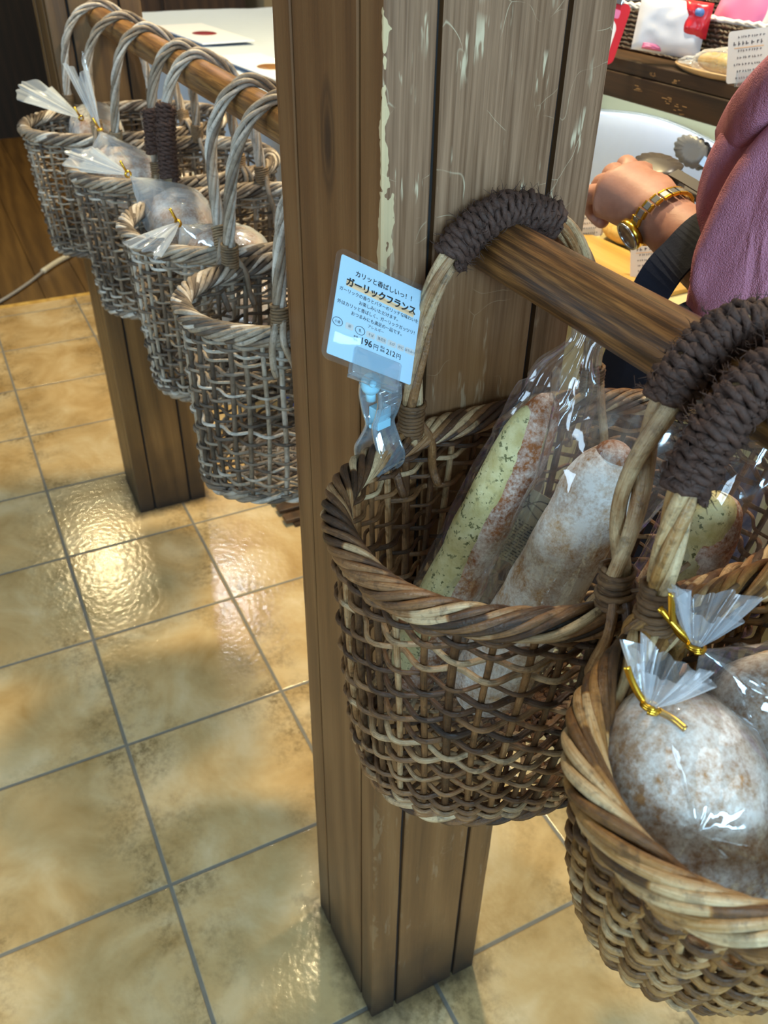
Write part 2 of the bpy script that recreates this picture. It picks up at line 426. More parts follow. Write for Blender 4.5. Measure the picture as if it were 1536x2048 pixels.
CEILM = plain('white_ceiling', rgb(206, 202, 194), 0.9)
DARKWALL = wood_mat('dark_wall_boards', rgb(26, 17, 11), rgb(14, 10, 7), rgb(40, 27, 17), axis='z', gloss=0.9)
FLOORWOOD = wood_mat('wood_floor_boards', rgb(92, 66, 30), rgb(64, 44, 20), rgb(116, 86, 42), axis='x', gloss=0.4, scale=0.8)

def flour_bread(name, crust, tan, flour, amount):
    N = NT(name); v = N.obj()
    c = N.ramp(N.noise(v, 26.0, 4, 0.6), [(0.30, crust), (0.66, tan)])
    fl = N.ramp(N.math('ADD', N.math('MULTIPLY', N.noise(v, 42.0, 4, 0.65), 0.7), N.math('MULTIPLY', N.noise(v, 420.0, 3, 0.7), 0.35)), [(0.50 - amount * 0.25, 0.0), (0.72 - amount * 0.25, 1.0)])
    c = N.mix(N.math('MULTIPLY', fl, 0.88), c, flour)
    h = N.math('ADD', N.noise(v, 300.0, 4, 0.6), N.math('MULTIPLY', N.noise(v, 60.0, 3), 1.2))
    return N.pbr(c, 0.85, N.bump(h, 0.45, 0.0016))
CRUST_FLOUR = flour_bread('floured_crust', rgb(142, 88, 42), rgb(204, 156, 100), rgb(250, 244, 236), 0.48)
CRUST_BROWN = flour_bread('brown_crust', rgb(112, 60, 27), rgb(166, 102, 54), rgb(236, 224, 212), 0.08)
CRUST_GREY = flour_bread('rustic_crust', rgb(132, 84, 46), rgb(190, 142, 92), rgb(250, 242, 234), 0.30)
BUN = flour_bread('glazed_bun', rgb(196, 148, 60), rgb(226, 186, 98), rgb(240, 216, 140), 0.1)
def garlic_mat():
    N = NT('garlic_butter_crumb'); v = N.obj()
    c = N.ramp(N.noise(v, 60.0, 4, 0.6), [(0.3, rgb(184, 166, 104)), (0.6, rgb(214, 202, 150)), (0.8, rgb(234, 226, 186))])
    hb = N.ramp(N.noise(v, 270.0, 3, 0.6), [(0.57, 0.0), (0.62, 1.0)])
    hb = N.math('MULTIPLY', hb, N.ramp(N.noise(v, 60.0, 2), [(0.36, 0.0), (0.50, 1.0)]))
    c = N.mix(N.math('MULTIPLY', hb, 0.85), c, rgb(70, 74, 26))
    return N.pbr(c, 0.5, N.bump(N.noise(v, 320.0, 4, 0.65), 0.5, 0.0016))
GARLIC = garlic_mat()
def skin_mat():
    N = NT('skin'); v = N.obj()
    c = N.ramp(N.noise(v, 30.0, 4, 0.6), [(0.3, rgb(166, 112, 90)), (0.7, rgb(196, 142, 118))])
    h = N.math('ADD', N.math('MULTIPLY', N.noise(v, 420.0, 3), 0.3), N.noise(v, 60.0, 2, 0.5, 1.0))
    return N.pbr(c, 0.5, N.bump(h, 0.22, 0.0016), Subsurface_Weight=0.12, Subsurface_Radius=(0.01, 0.004, 0.002))
SKIN = skin_mat()
def cloth_mat(name, a, b):
    N = NT(name); v = N.obj()
    c = N.mix(N.noise(v, 14.0, 3), a, b)
    return N.pbr(c, 0.85, N.bump(N.math('ADD', N.noise(v, 900.0, 2), N.math('MULTIPLY', N.noise(N.obj((11, 11, 5)), 2.0, 2, 0.5, 1.2), 6.0)), 0.6, 0.006))
PINK = cloth_mat('pink_blouse_fabric', rgb(182, 112, 134), rgb(206, 138, 156))
def weave_dark():
    N = NT('dark_woven_tray'); v = N.obj()
    w = N.n('ShaderNodeTexWave', {'wave_type': 'BANDS', 'bands_direction': 'Z'}, Vector=v, Scale=46.0, Distortion=3.0, Detail=1.0, Detail_Scale=3.0).outputs['Fac']
    c = N.ramp(w, [(0.2, rgb(24, 15, 11)), (0.7, rgb(70, 46, 34))])
    return N.pbr(c, 0.5, N.bump(w, 0.8, 0.004))
WOVEN = weave_dark()

# ------------------------------------------------------------------ the room
def slab(name, x0, x1, y0, y1, z0, z1, m, kind=True):
    b = MB(); b.box(((x0 + x1) / 2, (y0 + y1) / 2, (z0 + z1) / 2), (x1 - x0, y1 - y0, z1 - z0))
    o = b.build(name, m, smooth=False)
    return struct(o) if kind else o
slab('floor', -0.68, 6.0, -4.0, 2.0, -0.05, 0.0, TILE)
# board floor of the next room area: boards with real joints
fb = MB()
for k in range(40):
    y = -4.0 + k * 0.15
    fb.box((-2.05, y + 0.075, -0.025), (2.74, 0.1475, 0.05), tint=rng.uniform(.2, .8))
struct(fb.build('floor_boards', FLOORWOOD, smooth=False))
slab('trim_1', -0.70, -0.68, -4.0, 2.0, -0.05, 0.004, BOARD)
slab('wall_back', -3.4, 6.0, 1.75, 1.85, 0.0, 2.62, WALLFAR)
slab('wall_left', -3.5, -3.4, -4.0, 1.85, 0.0, 2.62, DARKWALL)
slab('ceiling', -3.5, 6.0, -4.0, 1.85, 2.62, 2.70, CEILM)

# ceiling lamps (round downlights) at the warm lights
def downlight(x, y, label):
    t = thing('ceiling_lamp', (x, y, 2.62), label, 'lamp')
    b = MB(); th = np.arange(28) * 2 * PI / 28
    prof = [(0.082, 2.62), (0.098, 2.612), (0.100, 2.604), (0.090, 2.600), (0.083, 2.606), (0.083, 2.618)]
    P = np.array([[(x + r * math.cos(a), y + r * math.sin(a), z) for a in th] for r, z in prof])
    b.loft(P, caps=False)
    b.build('trim_ring', STEEL, t)
downlight(-2.36, 0.33, 'round ceiling lamp over the board floor at the far left')
downlight(0.75, 0.78, 'round ceiling lamp above the white cloth table')
downlight(1.75, 0.95, 'round ceiling lamp above the bread counter')
downlight(-1.70, 0.98, 'round ceiling lamp beside the dark cabinet')

# ------------------------------------------------------------------ pillars
def pillar(name, x0, x1, y0, y1, gx, gy, m, label):
    """square post clad in three boards a side, dark gaps between them"""
    b = MB(); H = 2.62; g = 0.0042; d = 0.006
    b.box(((x0 + x1) / 2, (y0 + y1) / 2, H / 2), (x1 - x0 - 2 * d, y1 - y0 - 2 * d, H), mat=1)
    def board(ax, lo, hi, face):
        # thick board whose long edges waver a little, as planed boards with rubbed edges do
        zs = np.linspace(0, H, 90); k = rng.uniform(0, 50)
        rings = []
        for z in zs:
            j = 0.0007 * mnoise.noise(Vector((k, z * 16, 0))) ; j2 = 0.0007 * mnoise.noise(Vector((k + 9, z * 16, 3)))
            a, c = lo + j, hi + j2; e = 0.0012
            if ax == 'x':
                s = -1 if face == y0 else 1
                pts = [(a, face - s * d * 1.02), (a, face - s * e), (a + e, face), (c - e, face), (c, face - s * e), (c, face - s * d * 1.02)]
                if s == 1: pts = pts[::-1]
            else:
                s = 1 if face == x1 else -1
                pts = [(face - s * d * 1.02, a), (face - s * e, a), (face, a + e), (face, c - e), (face - s * e, c), (face - s * d * 1.02, c)]
                if s == -1: pts = pts[::-1]
            rings.append([(p[0], p[1], z) for p in pts])
        b.loft(np.array(rings), tint=rng.uniform(.25, .75))
    for face in (y0, y1):
        cuts = [x0, gx[0], gx[1], x1]
        for i in range(3): board('x', cuts[i] + (g / 2 if i else 0), cuts[i + 1] - (g / 2 if i < 2 else 0), face)
    for face in (x0, x1):
        cuts = [y0, gy[0], gy[1], y1]
        for i in range(3): board('y', cuts[i] + (g / 2 if i else 0), cuts[i + 1] - (g / 2 if i < 2 else 0), face)
    o = b.build(name, [m, GROOVE], smooth=False)
    return tag(o, label, 'pillar')
NX0, NX1, NY0, NY1 = 1.9325, 2.1135, 0.1986, 0.3615
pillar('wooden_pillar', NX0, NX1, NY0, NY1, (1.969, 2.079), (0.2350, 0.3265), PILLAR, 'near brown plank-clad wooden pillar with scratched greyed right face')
FX0, FX1, FY0, FY1 = 0.632, 0.800, 0.196, 0.361
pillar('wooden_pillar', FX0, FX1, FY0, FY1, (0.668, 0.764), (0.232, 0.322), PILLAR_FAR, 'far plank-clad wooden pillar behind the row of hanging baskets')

RY, RZ, RR = 0.281, 1.071, 0.0195
def rail(x0, x1, m, label):
    b = MB(); xs = np.linspace(x0, x1, 60); th = np.arange(32) * 2 * PI / 32
    P = np.array([[(x, RY + (RR + 0.0005 * nz((x * 6, math.cos(a), math.sin(a)))) * math.cos(a), RZ + (RR + 0.0005 * nz((x * 6, math.cos(a), math.sin(a)))) * math.sin(a)) for a in th] for x in xs])
    b.loft(P)
    o = b.build('wooden_rail', m); return tag(o, label, 'rail')
rail(NX1 - 0.004, 3.6, RAIL, 'round dark brown wooden rail running out from the near pillar towards the viewer')
rail(FX1 - 0.004, NX0 + 0.004, RAIL_FAR, 'round wooden rail between the two pillars carrying four baskets')

# ------------------------------------------------------------------ wicker baskets
def coil(path, rad, r, pitch, n=5, ply=1, jitter=0.0, tint=None, mb=None, ntube=5):
    """a strand wound round a path"""
    path = np.asarray(path, float)
    seg = np.linalg.norm(np.diff(path, axis=0), axis=1); L = np.concatenate([[0], np.cumsum(seg)])
    turns = L[-1] / pitch; N = max(8, int(turns * 12))
    s = np.linspace(0, L[-1], N)
    C = np.stack([np.interp(s, L, path[:, k]) for k in range(3)], 1)
    T = np.gradient(C, axis=0); T /= np.linalg.norm(T, axis=1)[:, None] + 1e-12
    a = np.array([1.0, 0.1, 0]); U = a - T * (T @ a)[:, None]; U /= np.linalg.norm(U, axis=1)[:, None] + 1e-12
    V = np.cross(T, U); ph = 2 * PI * s / pitch
    rr = rad * (1 + jitter * np.array([mnoise.noise(Vector((x * 160, rad * 900, 0))) for x in s]))
    R = np.cos(ph)[:, None] * U + np.sin(ph)[:, None] * V
    P = C + rr[:, None] * R
    mb = mb or MB()
    if ply == 1:
        mb.tube(P, r, ntube, tint=rng.uniform(.2, .8) if tint is None else tint)
    else:
        ph2 = s / pitch * 2 * PI * 3.1
        B = np.cross(np.gradient(P, axis=0), R); B /= np.linalg.norm(B, axis=1)[:, None] + 1e-12
        for k in range(2):
            q = P + (r * 0.52) * (np.cos(ph2 + k * PI)[:, None] * R + np.sin(ph2 + k * PI)[:, None] * B)
            mb.tube(q, r * 0.62, ntube, tint=rng.uniform(.2, .8))
    return mb, C, R

def helix_band(C, N_, B_, nstr, core, r, turns, mb, n=6, flat=1.0, seg=0.5, closed=True):
    """several strands laid obliquely round a closed core curve C (a rolled border)"""
    M = len(C)
    s = np.arange(M) / M
    for k in range(nstr):
        ph = 2 * PI * (turns * s + k / nstr) + 0.25 * np.sin(2 * PI * s * 7 + k)
        P = C + core * (np.cos(ph)[:, None] * N_ + flat * np.sin(ph)[:, None] * B_)
        idx = np.floor(s * turns / seg + k * 0.37).astype(int)
        tv = np.random.default_rng(int(1000 * core * 1e3) + k * 17 + nstr).uniform(0.0, 1.05, idx.max() + 2)
        fr = s * turns / seg + k * 0.37 - idx
        rr = r * (0.84 + 0.28 * np.sin(PI * np.clip(fr, 0, 1)))
        mb.tube(P, rr, n, closed=closed, tint=np.repeat(tv[idx], n))

def make_basket(label, rim, bot, handles, wmat, cane, nstake=50, nrow=17, seed=1, power=0.75, lattice=False):
    R_ = np.random.default_rng(seed)
    cx, cy, a, b, rot, nn, zr = rim
    bx, by, ba, bb, zb = bot
    root = thing('wicker_basket', (cx, cy, zb), label, 'basket', 'wicker bread baskets hung from the wooden rails')
    def curve(th, t, out=0.0):
        th = np.asarray(th, float); t = np.asarray(t, float) * np.ones_like(th)
        f = np.clip(t, 0, 1) ** power
        A = ba + (a - 0.010 - ba) * f + out; B = bb + (b - 0.010 - bb) * f + out
        X = bx + (cx - bx) * t; Y = by + (cy - by) * t; rt = rot * t
        c, s = np.cos(th), np.sin(th)
        x = A * np.sign(c) * np.abs(c) ** (2 / nn); y = B * np.sign(s) * np.abs(s) ** (2 / nn)
        return np.stack([X + x * np.cos(rt) - y * np.sin(rt), Y + x * np.sin(rt) + y * np.cos(rt), zb + (zr - 0.012 - zb) * t], -1)
    def arclen_th(t, M):
        th = np.linspace(0, 2 * PI, 1441); P = curve(th, t)
        L = np.concatenate([[0], np.cumsum(np.linalg.norm(np.diff(P, axis=0), axis=1))])
        return np.interp(np.linspace(0, L[-1], M, endpoint=False), L, th), L[-1]
    def normals(P):
        T = np.roll(P, -1, 0) - np.roll(P, 1, 0); T /= np.linalg.norm(T, axis=1)[:, None] + 1e-12
        Nn = np.cross(T, np.array([0, 0, 1.0])); Nn /= np.linalg.norm(Nn, axis=1)[:, None] + 1e-12
        return Nn
    ths, per = arclen_th(0.6, nstake)
    ext = np.append(ths, ths[0] + 2 * PI)
    sr, wr = 0.0028, 0.0021
    wall = MB()
    tt = np.linspace(-0.01, 1.0, 16)
    for i in range(nstake):
        j = R_.uniform(-.1, .1) * (2 * PI / nstake)
        for sl in ((-1.6, 1.6) if lattice else (0,)):
            th = ths[i] + j + sl * (2 * PI / nstake) * (tt - .5) + 0.015 * np.sin(tt * 5 + i)
            P = curve(th, np.clip(tt, 0, 1))
            wall.tube(P, sr * R_.uniform(.75, 1.12) * (0.72 if lattice else 1), 6, tint=R_.uniform(.05, .95))
    SUB = 5
    def row(t, ph, amp, r, tint_fn=None, wob=0.0016):
        k = np.arange(nstake * SUB) / SUB
        th = np.interp(k, np.arange(nstake + 1), ext)
        P = curve(th, t)
        Nn = normals(P)
        o = R_.uniform(0, 50)
        off = amp * np.cos(PI * k + ph)
        dz = wob * np.array([mnoise.noise(Vector((x * 0.33, o, 0))) for x in k]) * 1.6
        P = P + Nn * off[:, None]; P[:, 2] += dz
        # strands run out and a new one begins every few stakes
        cuts = sorted(R_.choice(nstake, max(2, nstake // 9), replace=False))
        tv = R_.uniform(0.05, 0.98, len(cuts) + 1)
        idx = np.searchsorted(cuts, k)
        rr = r * (0.86 + 0.24 * np.array([mnoise.noise(Vector((x * 0.21, o + 5, 2))) for x in k]))
        wall.tube(P, rr, 6, closed=True, tint=np.repeat(tv[idx % len(tv)], 6))
    t0, t1 = 0.11, 0.89
    for q in range(nrow):
        t = t0 + (t1 - t0) * (q + .5) / nrow + R_.uniform(-.006, .006)
        row(t, PI * (q % 2), 0.0041, wr * R_.uniform(.85, 1.2))
    for q in range(4): row(0.905 + 0.026 * q, PI * (q % 2), 0.0040, wr * 1.12, wob=0.001)
    for q in range(4): row(0.015 + 0.028 * q, PI * (q % 2), 0.0040, wr * 1.12, wob=0.001)
    wall.build('woven_wall', wmat, root)
    # bottom
    fl = MB()
    for i in range(18):
        th = i * PI / 18
        p, q = curve(np.array([th]), 0.0)[0], curve(np.array([th + PI]), 0.0)[0]
        fl.tube(np.linspace(p, q, 5) + [0, 0, 0.0015], 0.0022, 5, tint=R_.uniform(.1, .9))
    c0 = np.array([bx, by, zb])
    for q in range(13):
        kk = 0.10 + 0.9 * q / 13
        th = np.linspace(0, 2 * PI, 108, endpoint=False)
        P = c0 + (curve(th, 0.0) - c0) * kk
        P[:, 2] += 0.0015 + 0.003 * np.cos(18 * th + PI * (q % 2))
        fl.tube(P, 0.0022, 5, closed=True, tint=R_.uniform(.1, .9))
    fl.build('woven_base', wmat, root)
    # rolled borders
    th, per = arclen_th(1.0, 420)
    C = curve(th, 1.0); C[:, 2] = zr - 0.008
    Nn = normals(C); Bz = np.tile([0, 0, 1.0], (len(C), 1))
    rb = MB()
    helix_band(C, Nn, Bz, 9, 0.0080, 0.0027, round(per / 0.105), rb, 8, 0.95)
    rb.tube(C, 0.0060, 8, closed=True, tint=-0.3)  # near-black core tint deepens the shade between the rim strands
    rb.build('braided_rim', wmat, root)
    fbm = MB(); th2, per2 = arclen_th(0.0, 300); C2 = curve(th2, 0.0); C2[:, 2] -= 0.001
    helix_band(C2, normals(C2), Bz[:300], 4, 0.0042, 0.0034, round(per2 / 0.07), fbm, 6, 1.0)
    fbm.build('braided_foot', wmat, root)
    # handles
    rimth = np.linspace(0, 2 * PI, 2000, endpoint=False); RC = curve(rimth, 1.0)
    for hd in handles:
        side = hd['side']; yA, yB = hd['feet']; hx = hd['x']
        def foot(y):
            ok = (RC[:, 0] - cx) * side > 0
            i = np.where(ok)[0][np.argmin(np.abs(RC[ok, 1] - y))]; return RC[i]
        A, B = foot(yA), foot(yB)
        ztop = RZ + RR + 0.0062
        pts = []
        z0 = zr - 0.012
        for F_, rev in ((A, False), (B, True)):
            leg = []
            for fz, fy in ((0.0, 1.0), (0.22, 0.98), (0.45, 0.93), (0.66, 0.83), (0.82, 0.66), (0.93, 0.42)):
                y = RY + (F_[1] - RY) * fy; z = z0 + (ztop - z0) * fz
                x = F_[0] + (hx - F_[0]) * min(1, fz * 1.6)
                leg.append((x, y, z))
            pts.append(leg)
        path = catmull(pts[0] + [(hx, RY, ztop)] + pts[1][::-1], 9)
        M = len(path)
        seg = np.linalg.norm(np.diff(path, axis=0), axis=1); L = np.concatenate([[0], np.cumsum(seg)])
        T = np.gradient(path, axis=0); T /= np.linalg.norm(T, axis=1)[:, None]
        U = np.tile([1.0, 0, 0], (M, 1)); U -= T * (T * U).sum(1)[:, None]; U /= np.linalg.norm(U, axis=1)[:, None]
        V = np.cross(T, U)
        hm = MB(); ns = hd.get('strands', 5); r = hd.get('r', 0.0026); tw = hd.get('twist', 0.13)
        off = r * {2: 1.0, 3: 1.16, 4: 1.42, 5: 1.72}[ns]
        for k in range(ns):
            ph = 2 * PI * L / tw + 2 * PI * k / ns + 0.35 * np.sin(L * 23 + k)
            P = path + off * (np.cos(ph)[:, None] * U + np.sin(ph)[:, None] * V)
            rr = r * (1 + 0.12 * np.sin(L * 60 + k * 2))
            hm.tube(P, rr, 9, tint=R_.uniform(*hd.get('tint', (.36, 1.05))))
        # ends driven down through the border into the wall
        for F_ in (A, B):
            nrm_ = unit([(F_[0] - cx), (F_[1] - cy), 0]); tg = np.cross(nrm_, [0, 0, 1.0])
            for k, (o1, o2) in enumerate(((-0.007, 0.006), (0.004, 0.0115), (0.009, -0.009))):
                p0 = np.array([F_[0], F_[1], zr + 0.012]) + tg * o1 * .4
                p1 = np.array([F_[0], F_[1], zr - 0.008]) + tg * o1 + nrm_ * (0.0125 if o2 > 0 else -0.0125)
                p2 = np.array([F_[0], F_[1], zr - 0.034]) + tg * o1 * 1.7 + nrm_ * (o2 - 0.003)
                p3 = p2 + np.array([0, 0, -0.016]) - nrm_ * 0.006
                hm.tube(catmull([p0, p1, p2, p3], 5), [0.0034] * 15 + [0.0030], 7, tint=R_.uniform(.3, .9))
        ho = hm.build('handle', wmat, root)
        for F_, i0, i1 in ((A, 0, 1), (B, -1, -2)):
            d = hd.get('bind', 0.026)
            if i0 == 0: m = (L > 0.006) & (L < 0.012 + d)
            else: m = (L > L[-1] - 0.012 - d) & (L < L[-1] - 0.006)
            mb, _, _ = coil(path[m], 0.0086, 0.0015, 0.0029, jitter=.12)
            if hd.get('knot'):
                coil(path[m], 0.0102, 0.0017, 0.0075, jitter=.5, mb=mb)
                e = path[m][len(path[m]) // 2]
                mb.tube(catmull([e, e + [0.010, 0.004, 0.004], e + [0.018, 0.015, 0.012], e + [0.020, 0.028, 0.022]], 5), 0.0014, 5, tint=.6)
            mb.build('binding', cane, ho)
        for (f0, f1) in hd.get('wrap', []):
            m = (L > f0 * L[-1]) & (L < f1 * L[-1])
            sub = path[m]
            mb, C_, Rr = coil(sub, 0.0100, 0.0036, 0.0056, ply=2, jitter=.16, ntube=6)
            coil(sub, 0.0085, 0.0034, 0.0071, ply=2, jitter=.2, mb=mb)
            # loose fibres
            for _ in range(int(len(sub) * 14)):
                i = R_.integers(0, len(C_)); p = C_[i] + Rr[i] * 0.0125
                d = unit(Rr[i] + R_.normal(0, .8, 3)); q = R_.normal(0, .6, 3)
                l = R_.uniform(.003, .008)
                mb.tube(np.array([p, p + d * l * .5, p + unit(d + q * .5) * l]), [0.00028, 0.00022, 0.0001], 3, tint=.5)
            mb.build('twine_wrap', TWINE, ho)
    return root

main_rim = (2.2405, 0.2863, 0.1235, 0.1765, -0.05, 2.3, 0.947)
basket_main = make_basket('large brown wicker basket hung against the near pillar, holding wrapped baguettes', main_rim,
    (2.220, 0.285, 0.088, 0.142, 0.705),
    [dict(side=-1, feet=(0.214, 0.372), x=2.132, wrap=[(0.345, 0.585)], twist=.19, strands=4, r=.0031, tint=(.55, 1.1)),
     dict(side=1, feet=(0.228, 0.372), x=2.334, wrap=[(0.33, 0.60)], twist=.13, strands=2, r=.0047, knot=True, tint=(.72, 1.1))],
    W_MAIN, CANE_DARK, nstake=46, nrow=14, seed=11, power=0.62)
basket_front = make_basket('amber wicker basket nearest the viewer, holding round loaves in knotted bags',
    (2.4625, 0.285, 0.0985, 0.163, 0.06, 2.2, 0.965), (2.439, 0.2925, 0.058, 0.094, 0.765),
    [dict(side=-1, feet=(0.222, 0.362), x=2.371, wrap=[(0.24, 0.60)], twist=.15, strands=4, r=.0033, knot=True, tint=(.7, 1.15)),
     dict(side=1, feet=(0.212, 0.362), x=2.545, twist=.15, strands=3, r=.0038)],
    W_FRONT, CANE_DARK, nstake=46, nrow=15, seed=23, power=0.55, lattice=True)
H = lambda s, f, x, **k: dict(side=s, feet=f, x=x, **k)
basket_d = make_basket('empty grey wicker basket hung closest behind the near pillar',
    (1.808, 0.284, 0.1125, 0.157, -0.03, 2.2, 0.933), (1.782, 0.283, 0.084, 0.138, 0.715),
    [H(-1, (0.214, 0.362), 1.722), H(1, (0.204, 0.362), 1.886)], W_FAR, CANE, nstake=42, nrow=13, seed=31, power=0.6)
basket_c = make_basket('grey wicker basket second behind the near pillar, with two wrapped loaves poking out',
    (1.555, 0.285, 0.134, 0.156, 0.05, 2.2, 0.935), (1.535, 0.283, 0.095, 0.130, 0.72),
    [H(-1, (0.224, 0.352), 1.428, wrap=[(0.07, 0.30)]), H(1, (0.222, 0.352), 1.625)], W_FAR, CANE, nstake=44, nrow=14, seed=43, power=0.6)
basket_b = make_basket('grey wicker basket third behind the near pillar, mostly hidden by its neighbours',
    (1.245, 0.280, 0.130, 0.160, 0.0, 2.2, 0.933), (1.235, 0.280, 0.092, 0.136, 0.72),
    [H(-1, (0.218, 0.348), 1.165), H(1, (0.228, 0.348), 1.345, wrap=[(0.10, 0.26)])], W_FAR, CANE, nstake=44, nrow=14, seed=57, power=0.6)
basket_a = make_basket('weathered grey wicker basket hung against the far pillar',
    (0.948, 0.2735, 0.138, 0.180, 0.0, 2.2, 0.935), (0.925, 0.275, 0.096, 0.158, 0.722),
    [H(-1, (0.200, 0.352), 0.828), H(1, (0.205, 0.352), 1.01)], W_FAR, CANE, nstake=48, nrow=14, seed=61, power=0.6)

# ------------------------------------------------------------------ bread and film bags
def bread_loft(mb, P0, P1, r0, r1, uhint, flat=0.85, seed=0, nu=70, nv=44, bend=0.0, lump=0.05, th0=0.0, th1=2 * PI, end=0.16, slash=0):
    P0 = np.array(P0, float); P1 = np.array(P1, float)
    u, v, w = frame_from(P1 - P0, uhint); L = np.linalg.norm(P1 - P0)
    full = abs(th1 - th0 - 2 * PI) < 1e-6
    th = np.linspace(th0, th1, nv, endpoint=not full)
    rings = []
    for t in np.linspace(0, 1, nu):
        e = min(t, 1 - t) / end
        k = math.sqrt(max(0.0, 1 - (1 - min(1, e)) ** 2)) if e < 1 else 1.0
        k = max(k, 0.03)
        R = (r0 + (r1 - r0) * t) * k
        c = P0 + w * (L * t) + u * bend * math.sin(PI * t)
        ring = []
        for a in th:
            d = math.cos(a) * u + math.sin(a) * v * flat
            p = c + d * R
            q = 1 + lump * nz(p, 45, seed) + 0.35 * lump * nz(p, 150, seed)
            if slash: q += 0.05 * math.sin(t * slash * 2 * PI + 1.2 * math.cos(a)) * max(0, math.cos(a - 0.4))
            ring.append(c + d * R * q)
        rings.append(ring)
    P = np.array(rings)
    if full: mb.loft(P)
    else: mb.grid(P)
    return u, v, w, L

def film_loft(mb, P0, P1, uhint, st, seed=0, nu=64, nv=72, bend=0.0, vshift=None, open_end=True):
    """st: (t, half width u, half width v, pleat amplitude, pleat count)"""
    P0 = np.array(P0, float); P1 = np.array(P1, float)
    u, v, w = frame_from(P1 - P0, uhint); L = np.linalg.norm(P1 - P0)
    st = np.array(st, float); th = np.arange(nv) * 2 * PI / nv
    R_ = np.random.default_rng(seed); ph = R_.uniform(0, 6.28, 6)
    rings = []
    for t in np.linspace(0, 1, nu):
        wu, wv, amp, cnt = (np.interp(t, st[:, 0], st[:, k]) for k in range(1, 5))
        c = P0 + w * (L * t) + u * bend * math.sin(PI * t)
        ring = []
        for a in th:
            pl = 0.5 * math.sin(round(cnt) * a + ph[0] + 1.3 * math.sin(5 * t + ph[1])) + 0.32 * math.sin((2 * round(cnt) + 3) * a + ph[2] - 3 * t) + 0.3 * mnoise.noise(Vector((math.cos(a) * 3 + seed, math.sin(a) * 3, t * 3.2)))
            q = 1 + amp * pl
            cr = abs(mnoise.noise(Vector((math.cos(a) * 2.2 + seed * 3, math.sin(a) * 2.2, t * 6.0))))
            q -= 0.10 * max(0, 0.16 - cr) / 0.16 * (0.35 + amp * 2)
            ca, sa = math.cos(a), math.sin(a)
            ring.append(c + u * wu * ca * q + v * wv * sa * q)
        rings.append(ring)
    mb.loft(np.array(rings), caps=False)
    return u, v, w

def tuft(mb, neck, direction, uhint, L, spread, flat=0.55, seed=0, lobes=9, r0=0.0016, curl=0.0):
    """the gathered, flaring end of a bag above its tie"""
    neck = np.array(neck, float); u, v, w = frame_from(direction, uhint)
    nv = 120; th = np.arange(nv) * 2 * PI / nv; R_ = np.random.default_rng(seed); ph = R_.uniform(0, 6.28, 5)
    rings = []
    for t in np.linspace(0, 1, 22):
        ring = []
        for a in th:
            pl = math.sin(lobes * a + ph[0]) * 0.55 + 0.35 * math.sin((lobes * 2 - 1) * a + ph[1] + t) + 0.3 * math.sin(3 * a + ph[2])
            r = r0 + spread * (t ** 0.85) * (0.72 + 0.30 * pl * min(1, t * 2.5 + .2))
            l = L * t * (1 + 0.16 * t * math.sin(2 * a + ph[3]) + 0.06 * t * math.sin(5 * a + ph[4]))
            c = neck + w * l + u * curl * t * t
            ring.append(c + (u * math.cos(a) + v * math.sin(a) * flat) * r)
        rings.append(ring)
    mb.loft(np.array(rings), caps=False)

def twist_tie(root, neck, direction, r, ends, wid=0.0032, name='twist_tie'):
    """gold foil tie: a flat band round the neck and two flat ends"""
    mb = MB(); neck = np.array(neck, float); u, v, w = frame_from(direction, (0.3, -0.5, 0.8))
    th = np.linspace(0, 4.2 * PI, 46)
    P = np.array([neck + (u * math.cos(a) + v * math.sin(a)) * (r + 0.0004 * i / 46) + w * 0.0024 * (i / 46 - .5) for i, a in enumerate(th)])
    mb.tube(P, wid * 0.4, 6)
    for e in ends:
        Q = catmull([neck + unit(np.array(e[0]) - neck) * r * .6] + [np.array(q, float) for q in e], 6)
        T = np.gradient(Q, axis=0); T /= np.linalg.norm(T, axis=1)[:, None]
        view = unit(np.array([2.6, -0.05, 1.27]) - neck); S = np.cross(T, view); S /= np.linalg.norm(S, axis=1)[:, None] + 1e-9
        N2 = np.cross(S, T)
        ring = np.stack([Q + S * wid / 2 + N2 * .0003, Q - S * wid / 2 + N2 * .0003, Q - S * wid / 2 - N2 * .0003, Q + S * wid / 2 - N2 * .0003], 1)
        mb.loft(ring)
    return mb.build(name, GOLD, root)

VIEW = unit(np.array([2.6, -0.05, 1.27]) - np.array([2.25, 0.25, 0.95]))
# garlic baguette at the back left of the main basket
g0, g1 = (2.171, 0.199, 0.722), (2.207, 0.278, 1.000)
t = thing('garlic_baguette', g0, 'wrapped garlic baguette with yellow herbed side, leaning by the pillar in the large basket', 'bread', 'wrapped baguettes in the large basket')
mb = MB(); uu, vv, ww, LL = bread_loft(mb, g0, g1, 0.0215, 0.0165, np.cross(np.array(g1) - g0, VIEW), 0.95, 3, slash=5)
mb.build('crust', CRUST_BROWN, t)
